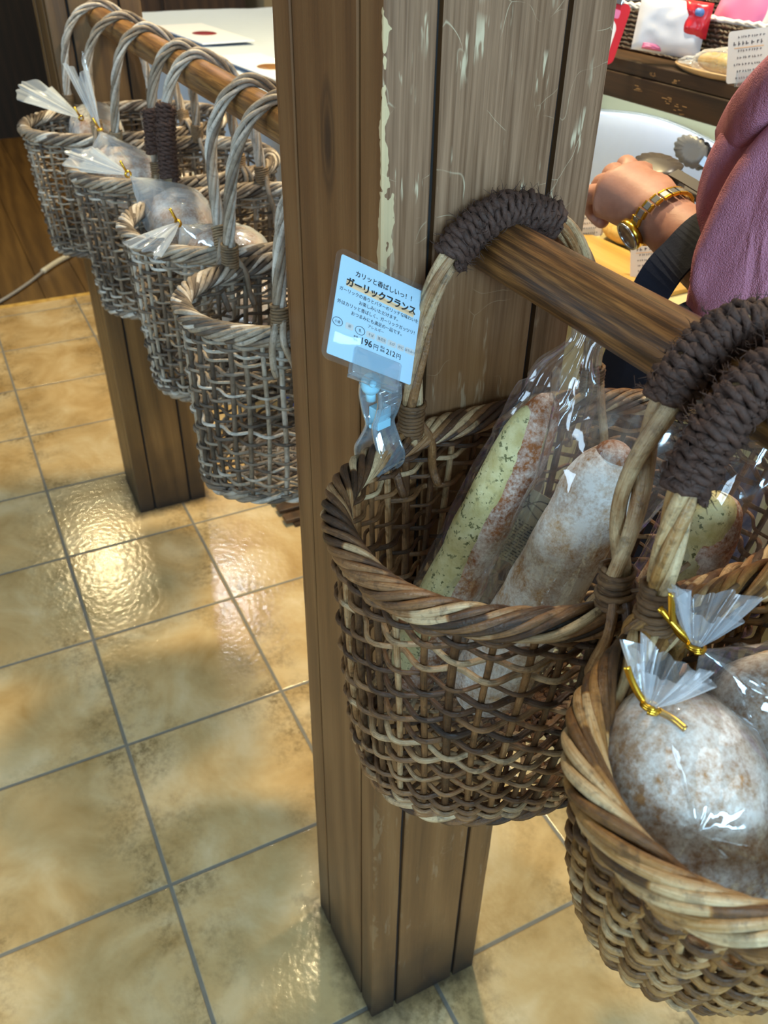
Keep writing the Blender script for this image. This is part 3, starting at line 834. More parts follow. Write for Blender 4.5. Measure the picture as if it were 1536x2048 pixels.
# the split side spread with herb butter: a bulging strip on the left of the loaf
mb = MB(); a0 = math.atan2(0.75, -0.66)
side = -np.cross(np.array(g1) - g0, VIEW); side = unit(side)
if side[1] > 0: side = -side
dirv = unit(side * 0.80 + VIEW * 0.60)
gg0 = np.array(g0) + dirv * 0.0115; gg1 = np.array(g1) + dirv * 0.0075
bread_loft(mb, gg0 + (gg1 - gg0) * .04, gg0 + (gg1 - gg0) * .955, 0.0185, 0.0138, np.cross(np.array(g1) - g0, VIEW), 0.92, 8, lump=.09)
mb.build('herb_butter_split', GARLIC, t)
mb = MB()
b0 = np.array(g0) - ww * 0.004 + dirv * .003; b1 = np.array(g1) + ww * 0.062 + np.array([-0.012, 0.014, -0.014])
film_loft(mb, b0, b1, np.cross(np.array(g1) - g0, VIEW), [(0, .031, .026, .05, 5), (.2, .033, .028, .06, 5), (.62, .033, .026, .08, 5), (.78, .029, .022, .12, 6), (.88, .022, .014, .22, 7), (.93, .0105, .008, .3, 7), (.96, .009, .007, .3, 7), (1, .019, .006, .4, 7)], seed=4, bend=0.004)
mb.build('bag', FILM, t)
mb = MB()
lc = np.array([2.214, 0.262, 0.900]); u_, v_, w_ = unit(np.cross([0.2, .3, 1], VIEW)), None, None
lv = unit(np.array([0.15, 0.30, 0.94])); lu = unit(np.cross(lv, VIEW)); ln = np.cross(lu, lv)
Rl = np.stack([lu, lv, ln], 1)
mb.box(lc, (0.034, 0.062, 0.0006), Rl)
lab = mb.build('ingredient_label', KRAFT, t, smooth=False)
lb = MB()
for i in range(14):
    yy = -0.028 + i * 0.0025
    x = -0.014
    while x < 0.013:
        wd = rng.uniform(.0012, .004); lb.box(lc + lu * (x + wd / 2) + lv * yy + ln * 0.0006, (wd, 0.0008, 0.0002), Rl); x += wd + .0012
lb.build('small_print', INK, lab, smooth=False)
lb = MB()
for pts in (((-.009, .010), (-.004, .018), (-.006, .026)), ((-.004, .018), (.002, .025), (.009, .027)), ((-.004, .018), (.003, .014), (.010, .011)), ((-.011, .019), (.0, .021), (.012, .019))):
    lb.tube(catmull([lc + lu * x + lv * y + ln * 0.0006 for x, y in pts], 6), 0.00055, 4)
lb.build('printed_monogram', INK, lab)

# floured baguette in the middle
f0, f1 = (2.222, 0.232, 0.735), (2.262, 0.292, 0.985)
t = thing('floured_baguette', f0, 'wrapped pale floured baguette standing in the middle of the large basket', 'bread', 'wrapped baguettes in the large basket')
mb = MB(); uu, vv, ww, LL = bread_loft(mb, f0, f1, 0.0305, 0.0235, np.cross(np.array(f1) - f0, VIEW), 0.92, 21, lump=.05, bend=.003)
mb.build('loaf', CRUST_FLOUR, t)
mb = MB(); tip = np.array(f1)
bread_loft(mb, tip - ww * 0.016, tip + ww * 0.0035, 0.0135, 0.0115, uu, 0.9, 5, nu=20, nv=28, end=.5)
mb.build('toasted_tip', CRUST_BROWN, t)
mb = MB()
film_loft(mb, np.array(f0) - ww * .003, np.array(f1) + ww * 0.030, np.cross(np.array(f1) - f0, VIEW), [(0, .035, .031, .05, 5), (.3, .037, .032, .06, 5), (.75, .038, .029, .07, 5), (.88, .046, .020, .08, 5), (1, .056, .005, .12, 5)], seed=9)
mb.build('bag', FILM, t)
# second garlic loaf on the right
h0, h1 = (2.268, 0.318, 0.735), (2.292, 0.368, 0.945)
t = thing('garlic_baguette', h0, 'wrapped garlic loaf at the right of the large basket behind its twine-wrapped handle', 'bread', 'wrapped baguettes in the large basket')
mb = MB(); uu, vv, ww, LL = bread_loft(mb, h0, h1, 0.026, 0.021, np.cross(np.array(h1) - h0, VIEW), 0.95, 31, slash=4)
mb.build('crust', CRUST_BROWN, t)
mb = MB(); dd = unit(VIEW * .75 + np.array([0, 0, .6]) + side * .35)
bread_loft(mb, np.array(h0) + dd * .009 + ww * .05, np.array(h1) + dd * .008 - ww * .004, 0.0215, 0.0175, uu, 0.9, 37, lump=.08)
mb.build('herb_butter_split', GARLIC, t)
mb = MB()
film_loft(mb, np.array(h0) - ww * .003, np.array(h1) + ww * 0.048 + np.array([0, .012, 0]), np.cross(np.array(h1) - h0, VIEW), [(0, .030, .028, .05, 5), (.6, .034, .030, .07, 5), (.82, .040, .020, .10, 6), (1, .046, .007, .18, 6)], seed=14)
mb.build('bag', FILM, t)

def round_loaf(c, ax, d1, d2, label, group, neck, tdir, tl, tsp, seed, ends, tail_flat=.6, film=FILM_MILKY, lobes=8, crust=CRUST_GREY, kind='round_loaf', cat='bread', pull=1.0):
    """an oval loaf in a bag gathered at a tie: bag follows the loaf and runs up to the neck"""
    c = np.array(c, float); t = thing(kind, c - np.array([0, 0, ax[2]]), label, cat, group)
    u, v, w = frame_from(d2, d1)          # u long axis, v, w up
    M = np.stack([u, v, w], 0)
    nu, nv = 34, 52
    def shell(scale, lump, s):
        rings = []
        for i in range(nu):
            la = PI * (i + 0.02) / (nu - 1 + 0.04); ring = []
            for j in range(nv):
                lo = 2 * PI * j / nv
                d = np.array([math.sin(la) * math.cos(lo), math.sin(la) * math.sin(lo), math.cos(la)])
                d = np.sign(d) * np.abs(d) ** 0.88
                p = (d * np.array(ax) * scale) @ M
                k = 1 + lump * nz(p + c, 28, s) + lump * .4 * nz(p + c, 110, s)
                ring.append(c + p * k)
            rings.append(ring)
        return np.array(rings)
    mb = MB(); mb.loft(shell(1.0, 0.06, seed)); mb.build('loaf', crust, t)
    # bag
    S = shell(1.055, 0.03, seed + 3); neck = np.array(neck, float)
    nd = unit(neck - c)
    for i in range(S.shape[0]):
        for j in range(S.shape[1]):
            d = S[i, j] - c; cs = unit(d) @ nd
            if cs > 0.35:
                k = ((cs - 0.35) / 0.65) ** 1.7
                S[i, j] = S[i, j] * (1 - k * .96) + neck * k * .96
                # creases run to the neck
            lo = math.atan2(d @ np.cross(nd, u), d @ u)
            k2 = max(0, cs + .35)
            S[i, j] = S[i, j] + unit(d) * (0.0026 * abs(math.sin(4.5 * lo + seed + 1.5 * nz(d, 20, seed))) + 0.0016 * math.sin(17 * lo + 2 * seed + 2 * nz(d, 30, seed))) * min(1, k2) * (1 - max(0, cs) ** 4)
    mb = MB(); mb.loft(S, caps=False); mb.build('bag', film, t)
    mb = MB(); tuft(mb, neck, tdir, u, tl, tsp, tail_flat, seed, lobes); mb.build('gathered_bag_end', FILM_TAIL, t)
    twist_tie(t, neck, tdir, 0.0036, ends)
    return t
GF = 'round loaves in knotted bags in the front basket'
round_loaf((2.450, 0.192, 0.923), (0.054, 0.041, 0.037), (0.86, -0.30, -0.20), VIEW, 'large floury round loaf in a clear bag, foremost in the front basket', GF,
    (2.428, 0.178, 0.973), (-0.12, 0.34, 0.85), 0.023, 0.021, 5, [[(2.424, .174, .978), (2.4195, .1715, .985), (2.4165, .170, .991)], [(2.437, .183, .972), (2.444, .184, .972)]], tail_flat=.8)
round_loaf((2.440, 0.286, 0.920), (0.050, 0.038, 0.037), (0.55, 0.80, 0.10), VIEW, 'floury round loaf in a clear bag behind the foremost loaf', GF,
    (2.409, 0.222, 0.974), (-0.15, 0.15, 0.95), 0.026, 0.021, 12, [[(2.403, .216, .979), (2.3985, .2135, .986), (2.394, .213, 1.0)], [(2.402, .215, .982), (2.392, .210, .990)]], tail_flat=.75)
round_loaf((2.500, 0.240, 0.862), (0.045, 0.036, 0.030), (0.2, 0.9, 0.1), VIEW, 'round loaf in a clear bag at the lower right under the foremost loaf', GF,
    (2.51, 0.245, 0.905), (0.3, 0.3, 0.8), 0.014, 0.012, 18, [[(2.515, .25, .91), (2.52, .255, .915)]])
round_loaf((2.440, 0.215, 0.848), (0.045, 0.036, 0.030), (0.3, 0.9, 0.0), VIEW, 'round loaf in a clear bag at the bottom of the front basket', GF,
    (2.455, 0.235, 0.882), (0.3, 0.3, 0.8), 0.010, 0.009, 25, [[(2.46, .24, .885), (2.465, .245, .885)]])
round_loaf((2.455, 0.350, 0.862), (0.045, 0.040, 0.032), (0.3, 0.9, 0.0), VIEW, 'round loaf in a clear bag at the far end of the front basket', GF,
    (2.46, 0.36, 0.905), (0.3, 0.3, 0.8), 0.014, 0.012, 33, [[(2.465, .365, .91), (2.47, .37, .915)]])

# twisted bags in the far baskets
GB = 'wrapped loaves in the far baskets'
def far_bag(c, ax, d1, neck, tail, sp, seed, label, ends=None, flat=.42):
    neck = np.array(neck, float); tail = np.array(tail, float)
    L = np.linalg.norm(tail - neck)
    e = ends or [[neck + [0.004, -0.004, 0.008], neck + [0.002, -0.008, 0.018]]]
    return round_loaf(c, ax, d1, (0.2, -0.2, 1), label, GB, neck, tail - neck, L, sp, seed, e, tail_flat=flat, lobes=7, crust=CRUST_GREY, kind='wrapped_loaf', film=FILM_FAR)
far_bag((0.925, 0.225, 0.905), (0.075, 0.045, 0.040), (0.9, -0.2, 0.0), (1.012, 0.190, 0.951), (0.872, 0.136, 0.972), 0.034, 41, 'wrapped loaf with a flared bag end over the rim at the far pillar')
far_bag((1.205, 0.215, 0.895), (0.080, 0.045, 0.042), (0.9, 0.3, 0.0), (1.175, 0.190, 0.965), (1.150, 0.178, 1.045), 0.030, 47, 'wrapped loaf with an upright grey bag end in the third basket from the near pillar')
far_bag((1.480, 0.222, 0.903), (0.062, 0.042, 0.042), (0.9, -0.2, 0.0), (1.418, 0.176, 0.960), (1.310, 0.136, 0.962), 0.026, 53, 'wrapped loaf whose bag end points left out of the second basket')
far_bag((1.605, 0.242, 0.898), (0.052, 0.038, 0.036), (0.3, 0.9, 0.0), (1.618, 0.186, 0.953), (1.655, 0.140, 0.943), 0.024, 59, 'wrapped loaf with a gold tie lying over the front rim of the second basket', flat=.6)
far_bag((0.98, 0.330, 0.800), (0.070, 0.050, 0.040), (0.5, 0.8, 0.0), (0.99, 0.33, 0.86), (1.0, 0.33, 0.885), 0.016, 61, 'wrapped loaf lying at the bottom of the basket at the far pillar', flat=.8)
far_bag((0.93, 0.235, 0.800), (0.070, 0.045, 0.042), (0.9, 0.1, 0.0), (0.95, 0.23, 0.855), (0.97, 0.22, 0.872), 0.014, 67, 'wrapped loaf seen through the front weave of the basket at the far pillar', flat=.8)
far_bag((1.535, 0.30, 0.795), (0.070, 0.050, 0.042), (0.9, 0.1, 0.0), (1.54, 0.31, 0.855), (1.55, 0.32, 0.875), 0.014, 71, 'wrapped loaf at the bottom of the second basket behind the near pillar', flat=.8)
far_bag((1.24, 0.30, 0.795), (0.070, 0.050, 0.042), (0.9, 0.1, 0.0), (1.25, 0.31, 0.855), (1.26, 0.32, 0.875), 0.014, 73, 'wrapped loaf at the bottom of the third basket behind the near pillar', flat=.8)

# ------------------------------------------------------------------ price card on its clip
def text_mesh(s, size, origin, U, V, N_, mat, name, parent, base, align='CENTER', bold=0.0):
    cu = bpy.data.curves.new('text', 'FONT'); cu.body = s; cu.size = size; cu.align_x = align; cu.offset = bold * size; cu.resolution_u = 3
    to = bpy.data.objects.new('text', cu); COL.objects.link(to)
    bpy.context.view_layer.update()
    me = bpy.data.meshes.new_from_object(to.evaluated_get(bpy.context.evaluated_depsgraph_get()))
    bpy.data.objects.remove(to)
    me.materials.clear(); me.materials.append(mat)
    M4 = Matrix(((U[0], V[0], N_[0], origin[0] - base[0]), (U[1], V[1], N_[1], origin[1] - base[1]), (U[2], V[2], N_[2], origin[2] - base[2]), (0, 0, 0, 1)))
    me.transform(M4)
    o = bpy.data.objects.new(name, me); COL.objects.link(o); o.parent = parent
    return o
def rounded_plate(mb, c, U, V, N_, w, h, r, th, n=6):
    pts = []
    for cx_, cy_, a0 in ((w / 2 - r, h / 2 - r, 0), (-w / 2 + r, h / 2 - r, PI / 2), (-w / 2 + r, -h / 2 + r, PI), (w / 2 - r, -h / 2 + r, 1.5 * PI)):
        for i in range(n + 1):
            a = a0 + PI / 2 * i / n; pts.append((cx_ + r * math.cos(a), cy_ + r * math.sin(a)))
    ring = lambda z: [np.array(c) + U * x + V * y + N_ * z for x, y in pts]
    mb.loft(np.array([ring(-th / 2), ring(th / 2)]))
yaw, pit, rol = 0.2996, 0.5815, 0.6328
cu_ = np.array([-math.sin(yaw), math.cos(yaw), 0]); cn_ = np.array([math.cos(yaw), math.sin(yaw), 0]); cv_ = np.array([0, 0, 1.0])
cv_, cn_ = cv_ * math.cos(pit) - cn_ * math.sin(pit), cn_ * math.cos(pit) + cv_ * math.sin(pit)
cu_, cv_ = cu_ * math.cos(rol) - cv_ * math.sin(rol), cv_ * math.cos(rol) + cu_ * math.sin(rol)
cc = np.array([2.143, 0.1811, 1.0423]); CW, CH = 0.0727, 0.0734
base = np.array([2.128, 0.196, 0.945])
t = thing('price_card', base, 'pale blue handwritten garlic bread price card clipped to the large basket rim', 'price card')
mb = MB(); rounded_plate(mb, cc, cu_, cv_, cn_, CW - 0.0075, CH - 0.0075, 0.0012, 0.0005)
card = mb.build('card', CARD, t, smooth=False)
mb = MB(); rounded_plate(mb, cc + cn_ * .0002, cu_, cv_, cn_, CW, CH, 0.006, 0.0012, 8); mb.build('clear_sleeve', SLEEVE, t)
tl_ = lambda x, y: cc + cu_ * x + cv_ * y + cn_ * 0.0004
mb = MB()
for i in range(3):
    mb.add([tl_(-.0265, .0180 - i * .0009), tl_(.0275, .0142 - i * .0009 + .002), tl_(.0275, .0122 - i * .0009 + .002), tl_(-.0265, .0160 - i * .0009)], [(0, 1, 2, 3)])
mb.build('marker_underline', PEACH, card, smooth=False)
def ct(s, size, x, y, m=INK, bold=0.0, align='CENTER', nm='printed_text'):
    text_mesh(s, size, cc + cu_ * x + cv_ * y + cn_ * 0.0006, cu_, cv_, cn_, m, nm, card, base, align, bold)
ct('カリッと香ばしいっ！！', 0.0044, 0.003, 0.0228, bold=0.01)
ct('ガーリックフランス', 0.0062, 0.001, 0.0148, bold=0.035)
ct('ガーリックの香りとバターのリッチな味わいを', 0.0030, 0.0005, 0.0098)
ct('お楽しみいただけます。', 0.0030, 0.001, 0.0055)
ct('外はカリッと香ばしく、ガーリックガッツリ！', 0.0030, 0.0005, 0.0012)
ct('おつまみにも満足の一品です。', 0.0030, 0.001, -0.0031)
ct('アレルギー', 0.0026, 0.0, -0.0068, INK_SOFT)
for s, x, m in (('小麦', -.0285, INK), ('卵', -.0195, INK_SOFT), ('乳', -.0115, INK), ('そば', -.0032, INK_SOFT), ('落花生', .0054, INK_SOFT), ('えび', .0136, INK_SOFT), ('かに', .0208, INK_SOFT), ('はちみつ', .0284, INK_SOFT)):
    ct(s, 0.0022, x, -0.0118, m)
ct('本体', 0.0018, -0.0140, -0.0165); ct('価格', 0.0018, -0.0140, -0.0187)
ct('196', 0.0062, -0.0058, -0.0190, bold=0.01); ct('円', 0.0042, 0.0018, -0.0190)
ct('税込', 0.0018, 0.0070, -0.0165); ct('価格', 0.0018, 0.0070, -0.0187)
ct('212', 0.0050, 0.0136, -0.0190, bold=0.005); ct('円', 0.0040, 0.0200, -0.0190)
for x in (-.0285, -.0115):
    a = np.linspace(0, 2 * PI, 30, endpoint=False); mb = MB()
    mb.tube([cc + cu_ * (x + .0036 * math.cos(q)) + cv_ * (-.0110 + .0027 * math.sin(q)) + cn_ * .0006 for q in a], 0.00016, 4, closed=True); mb.build('pen_circle', INK, card)
for x, wd in ((-.0195, .006), (-.0032, .007), (.0054, .008), (.0136, .007), (.0208, .006), (.0284, .0076)):
    mb = MB(); rounded_plate(mb, cc + cu_ * x + cv_ * -.0110 + cn_ * .0003, cu_, cv_, cn_, wd, .0042, .001, .0002); mb.build('allergen_box', BEIGE_INK, card, smooth=False)
# clear holder foot under the card, ball joint, clip
mb = MB()
hb = cc - cv_ * (CH / 2 - 0.0035) + cu_ * 0.004
rounded_plate(mb, hb + cn_ * .0022 + cv_ * .002, cu_, cv_, cn_, 0.036, 0.0175, .002, .0016)
rounded_plate(mb, hb - cn_ * .0022 + cv_ * .002, cu_, cv_, cn_, 0.036, 0.0175, .002, .0016)
mb.box(hb - cv_ * .0075, (0.036, 0.0026, 0.006), np.stack([cu_, cv_, cn_], 1))
mb.build('clear_holder', CLEARPLASTIC, t, bevel=.0004)
ball = np.array([2.1485, 0.1745, 1.0015])
mb = MB()
rings = []
for i in range(13):
    la = PI * i / 12
    rings.append([ball + 0.0072 * np.array([math.sin(la) * math.cos(a), math.sin(la) * math.sin(a), math.cos(la) * 1.08]) * (0.9 + 0.1 * abs(math.cos(la)) ** .5) for a in np.arange(20) * PI / 10])
mb.loft(np.array(rings)); mb.tube([ball + [0, 0, .004], ball * .45 + (hb - cv_ * .0085) * .55, hb - cv_ * .0080], 0.0022, 10)
mb.tube([ball - [0, 0, .004], ball - [0, 0, .012]], 0.0035, 10)
mb.build('ball_joint', BLUEBALL, t)
nin = unit(np.array([2.2405, 0.2863, 0]) - [base[0], base[1], 0]); nin = unit(nin * .8 + np.array([0.6, -0.15, 0])); tg = np.cross([0, 0, 1.0], nin)
O = np.array([2.1365, 0.1875, 0.960])
def jaw(sgn):
    prof = [(0.0085, .034), (.0095, .024), (.0065, .012), (.0032, .003), (.0078, -.009), (.0128, -.019), (.0120, -.028), (.0060, -.036)]
    prof = catmull([(x, z, 0) for x, z in prof], 5)[:, :2]
    wz = np.interp(prof[:, 1], [-.036, -.02, .003, .034], [.0115, .0118, .0098, .0105])
    mb = MB(); rings = []
    for (x, z), w_ in zip(prof, wz):
        c_ = O + nin * x * sgn + np.array([0, 0, z])
        rings.append([c_ + tg * w_ + nin * sgn * .0011, c_ - tg * w_ + nin * sgn * .0011, c_ - tg * w_ - nin * sgn * .0011, c_ + tg * w_ - nin * sgn * .0011])
    mb.loft(np.array(rings))
    for s in (-1, 1):
        mb.tube([O + nin * (x * sgn + .0012 * sgn) + tg * s * (w_ - .0012) + np.array([0, 0, z]) for (x, z), w_ in zip(prof, wz)], 0.0011, 6)
    for i in range(3):
        c_ = O + nin * sgn * .0108 + np.array([0, 0, .030 - i * .0045]); mb.tube([c_ - tg * .0062, c_ + tg * .0062], .0008, 6)
    mb.build('clip_jaw', CLEARPLASTIC, t)
jaw(1); jaw(-1)
mb = MB(); mb.box(O + [0, 0, .008], (.010, .012, .016), np.stack([nin, tg, [0, 0, 1]], 1)); mb.tube([O - tg * .0095 + [0, 0, .003], O + tg * .0095 + [0, 0, .003]], .0016, 8)
mb.build('clip_core', BLUEBALL, t, smooth=False, bevel=.0015)
mb = MB(); th_ = np.linspace(0, 5 * PI, 40)
mb.tube([O + tg * (-.006 + .012 * i / 39) + .0032 * (nin * math.cos(a) + np.array([0, 0, 1]) * math.sin(a)) + [0, 0, .003] for i, a in enumerate(th_)], .0005, 5)
mb.build('spring', STEEL, t)

# ------------------------------------------------------------------ behind the rail: bread counter, shelf and what stands on them
def mbox(name, c, size, m, parent=None, bevel=0.0, rot=None, tint=0.5):
    b = MB(); b.box(c, size, rot, tint); return b.build(name, m, parent, smooth=False, bevel=bevel)
def rotz(a): c, s = math.cos(a), math.sin(a); return np.array([[c, -s, 0], [s, c, 0], [0, 0, 1.0]])
CREAM = plain('cream_panel_paint', rgb(206, 192, 140), 0.7)
t = thing('bread_counter', (1.62, 1.2, 0), 'cream-fronted bread counter behind the near pillar and rail', 'counter')
mbox('counter_top', (1.62, 1.225, 0.80), (0.88, 1.01, 0.03), CREAM, t, 0.004)
mbox('front_panel', (1.62, 0.775, 0.3925), (0.82, 0.03, 0.785), CREAM, t)
mbox('side_panel', (2.02, 1.25, 0.3925), (0.03, 0.92, 0.785), CREAM, t)
mbox('side_panel', (1.22, 1.25, 0.3925), (0.03, 0.92, 0.785), CREAM, t)
t = thing('wall_shelf', (1.6, 1.35, 0.99), 'dark brown wooden shelf with worn label patches above the bread counter', 'shelf')
mbox('shelf_board', (1.60, 1.375, 1.036), (1.0, 0.742, 0.020), DARKWOOD, t, 0.002)
fa = mbox('fascia_board', (1.60, 1.012, 1.0065), (1.0, 0.022, 0.038), DARKWOOD, t, 0.002, tint=.3)
mbox('end_support', (2.09, 1.375, 0.513), (0.02, 0.72, 1.026), DARKWOOD, t)
mbox('end_support', (1.11, 1.375, 0.513), (0.02, 0.72, 1.026), DARKWOOD, t)
area('added_shelf_fill_light', (1.60, 1.045, .984), (1.60, 1.10, .90), .9, .02, 0.55, (0.95, 0.97, 1.0))  # added fill light, brightens the pale panel under the shelf
mbox('added_lamp_housing', (1.60, 1.045, .9895), (.92, .028, .008), STEEL, t, .001)  # made-up housing for the added fill light
mbox('back_panel', (1.60, 1.135, .901), (.95, .012, .17), WALLM, t)
mb = MB()
for px_, pz, w_, h_ in ((1.430, 1.012, .020, .011), (1.452, 1.034, .012, .007), (1.497, 1.004, .020, .010), (1.527, .997, .020, .014), (1.505, 1.032, .013, .006)):
    for k in range(9):
        mb.box((px_ + rng.uniform(-.5, .5) * w_, (1.0008 if pz < 1.026 else 1.0038), pz + rng.uniform(-.5, .5) * h_), (w_ * rng.uniform(.15, .5), .0006, .0012))
mb.build('label_residue', plain('tape_residue', rgb(150, 116, 74), 0.8), fa, smooth=False)

def marks(mb, c, U, V, N_, w, h, rows, seed, head=True):
    """printed rows of tiny marks on a card"""
    R_ = np.random.default_rng(seed); Rm = np.stack([U, V, N_], 1)
    for i in range(rows):
        y = h * (.36 - .78 * i / max(1, rows - 1)); x = -w * .36 + R_.uniform(0, .12) * w
        sz = (.085 if head and i == 1 else .05) * h
        while x < w * .34:
            l = R_.uniform(.5, 1.0) * sz
            mb.box(c + U * x + V * (y + sz * .3) + N_ * .0006, (sz * .22, sz * R_.uniform(.7, 1), .0002), Rm)
            mb.box(c + U * (x + l * .2) + V * (y + sz * R_.uniform(0, .6)) + N_ * .0006, (l * .8, sz * .2, .0002), Rm)
            x += l * 1.45
def small_card(c, w, h, yaw, pitch, roll, label, seed):
    c = np.array(c, float)
    U = np.array([-math.sin(yaw), math.cos(yaw), 0]); Nn = np.array([math.cos(yaw), math.sin(yaw), 0]); V = np.array([0, 0, 1.0])
    V, Nn = V * math.cos(pitch) - Nn * math.sin(pitch), Nn * math.cos(pitch) + V * math.sin(pitch)
    U, V = U * math.cos(roll) - V * math.sin(roll), V * math.cos(roll) + U * math.sin(roll)
    foot = c - V * h / 2
    t = thing('price_card', foot, label, 'price card')
    mb = MB(); rounded_plate(mb, c, U, V, Nn, w, h, .004, .0006); cd = mb.build('card', CARDWHITE, t, smooth=False)
    mb = MB(); marks(mb, c, U, V, Nn, w, h, 7, seed); mb.build('printed_marks', INK_SOFT, cd, smooth=False)
    mb = MB(); Rm = np.stack([U, V, Nn], 1); mb.box(c + V * h * .17 + Nn * .0005, (w * .7, h * .02, .0002), Rm); mb.build('marker_underline', PEACH, cd, smooth=False)
    mb = MB(); mb.box(foot + V * .006, (w * .5, .014, .005), Rm); mb.box(foot - V * .002 , (w * .55, .006, .018), Rm)
    mb.build('clear_stand', CLEARPLASTIC, t, smooth=False, bevel=.001)
small_card((1.515, 0.862, 0.846), .052, .058, -.55, .25, -.12, 'small white price card on the counter just right of the near pillar', 3)
small_card((1.705, 0.826, 0.846), .050, .056, -.55, .25, -.12, 'small white price card on the counter beside the dark strap', 4)
small_card((1.652, 0.985, 1.088), .054, .064, -.65, .2, -.15, 'white price card on the shelf at the far right', 5)

mb = MB(); mb.box((1.62, .805, .8185), (.30, .14, .007), rotz(.05)); tag(mb.build('wooden_tray', BOARD, smooth=False, bevel=.002), 'golden wooden tray board on the counter behind the rail', 'tray')
mb = MB(); bread_loft(mb, (1.520, .905, .836), (1.605, .890, .836), .024, .024, (0, 1, .2), .75, 77, end=.4)
tag(mb.build('bread_roll', BUN), 'glossy yellow bread roll on the counter under the hand', 'bread')
t = thing('wrapped_pastry', (1.66, .875, .822), 'pale wrapped pastry with line-patterned film on the counter under the watch', 'bread')
mb = MB(); bread_loft(mb, (1.625, .90, .838), (1.705, .855, .838), .030, .028, (0, 1, .4), .55, 79, end=.5); mb.build('pastry', flour_bread('pale_pastry', rgb(206, 180, 120), rgb(226, 210, 164), rgb(240, 232, 206), .3), t)
mb = MB(); bread_loft(mb, (1.620, .903, .838), (1.710, .852, .838), .0315, .0295, (0, 1, .4), .57, 79, end=.5, lump=.04); bgp = mb.build('film', FILM, t)
mb = MB()
for k in range(4):
    a = np.linspace(.2, 2.9, 16); cx_ = 1.64 + .016 * k
    mb.tube([(cx_ + .010 * math.sin(3 * q + k), .876 - .009 * k + .030 * math.cos(q), .838 + .0178 * math.sin(q)) for q in a], .0007, 4)
mb.build('printed_lines', INK, bgp)

# wavy acrylic guard and steel trays at the back of the counter
t = thing('acrylic_guard', (1.5, 1.06, .815), 'frosted blue acrylic guard with a wavy top edge under the shelf', 'display guard')
xs = np.linspace(1.16, 1.98, 60)
top = .946 + .011 * np.sin((xs - 1.30) * 13) - .006 * (xs - 1.5)
mb = MB(); P = []
for x, z in zip(xs, top):
    y = 1.075 - .01 * math.sin((x - 1.2) * 8)
    col = [(x, y - .05 * (1 - q) ** 2, .817 + (z - .817) * q) for q in np.linspace(0, 1, 14)]
    P.append(col + [(a, b + .004, c) for a, b, c in col[::-1]])
mb.loft(np.array(P)); mb.build('wavy_panel', ACRYLIC, t)
mb = MB(); mb.tube([(x, 1.077 - .01 * math.sin((x - 1.2) * 8), z + .001) for x, z in zip(xs, top)], .0026, 8); mb.build('top_edge', CLEARPLASTIC, t)
t = thing('steel_tray', (1.6, .985, .817), 'shallow steel tray with rolled rim on the counter behind the hand', 'tray')
mb = MB(); pr_ = []
for r, z in ((0, .819), (.88, .819), (.93, .832), (1.0, .836), (1.0, .833), (.94, .829), (.89, .816), (0, .816)):
    ring = []
    for a in np.arange(44) * 2 * PI / 44:
        c_, s_ = math.cos(a), math.sin(a)
        ring.append((1.60 + max(r, .01) * .20 * np.sign(c_) * abs(c_) ** .4, .963 + max(r, .01) * .052 * np.sign(s_) * abs(s_) ** .4, z))
    pr_.append(ring)
mb.loft(np.array(pr_)); mb.build('tray_body', STEEL, t)
def tongs(tip, direction, up, label, m, L=.20, open_=.010):
    tip = np.array(tip, float); w = unit(direction); n_ = unit(np.array(up, float) - w * (np.array(up) @ w)); s_ = np.cross(w, n_)
    t = thing('serving_tongs', tip, label, 'tongs')
    for sg in (-1, 1):
        mb = MB(); outl = []
        for i in range(60):
            a = 2 * PI * i / 60; sc = 1 + .15 * abs(math.sin(a * 8)) * (1 if math.cos(a) > -.75 else 0)
            outl.append((.030 * math.cos(a) * sc, .019 * math.sin(a) * sc))
        bot = [tip + w * (-.03 + x) + s_ * y + n_ * sg * (open_ + .002 - 12 * (x * x * .3 + y * y)) for x, y in outl]
        inn = [p + n_ * sg * .0022 for p in bot]
        mid = [tip + w * -.03 + (np.array(p) - (tip + w * -.03)) * .5 + n_ * sg * .003 for p in bot]
        mb.loft(np.array([mid, bot, inn, [m_ + n_ * sg * .0022 for m_ in mid]])); mb.build('scalloped_head', m, t)
        mb = MB(); Q = [tip - w * q + n_ * sg * (open_ * (1 - ((q - .055) / (L - .055)) ** 2) + .001) for q in np.linspace(.055, L, 14)]
        Rr = np.stack([w, s_, n_], 1); rings = [[q + s_ * .0065 + n_ * .0008, q - s_ * .0065 + n_ * .0008, q - s_ * .0065 - n_ * .0008, q + s_ * .0065 - n_ * .0008] for q in Q]
        mb.loft(np.array(rings)); mb.build('arm', STEEL if m is not DARKPLASTIC else m, t, smooth=False)
tongs((1.545, 1.0, .953), (-.80, -.1, .25), (.25, -.85, .25), 'grey scalloped serving tongs leaning on the acrylic guard', GREYPLASTIC, .24)
tongs((1.835, .660, 1.024), (-1, .02, .10), (0, -.35, 1), 'dark scalloped serving tongs held in the hand', DARKPLASTIC, .15, .006)

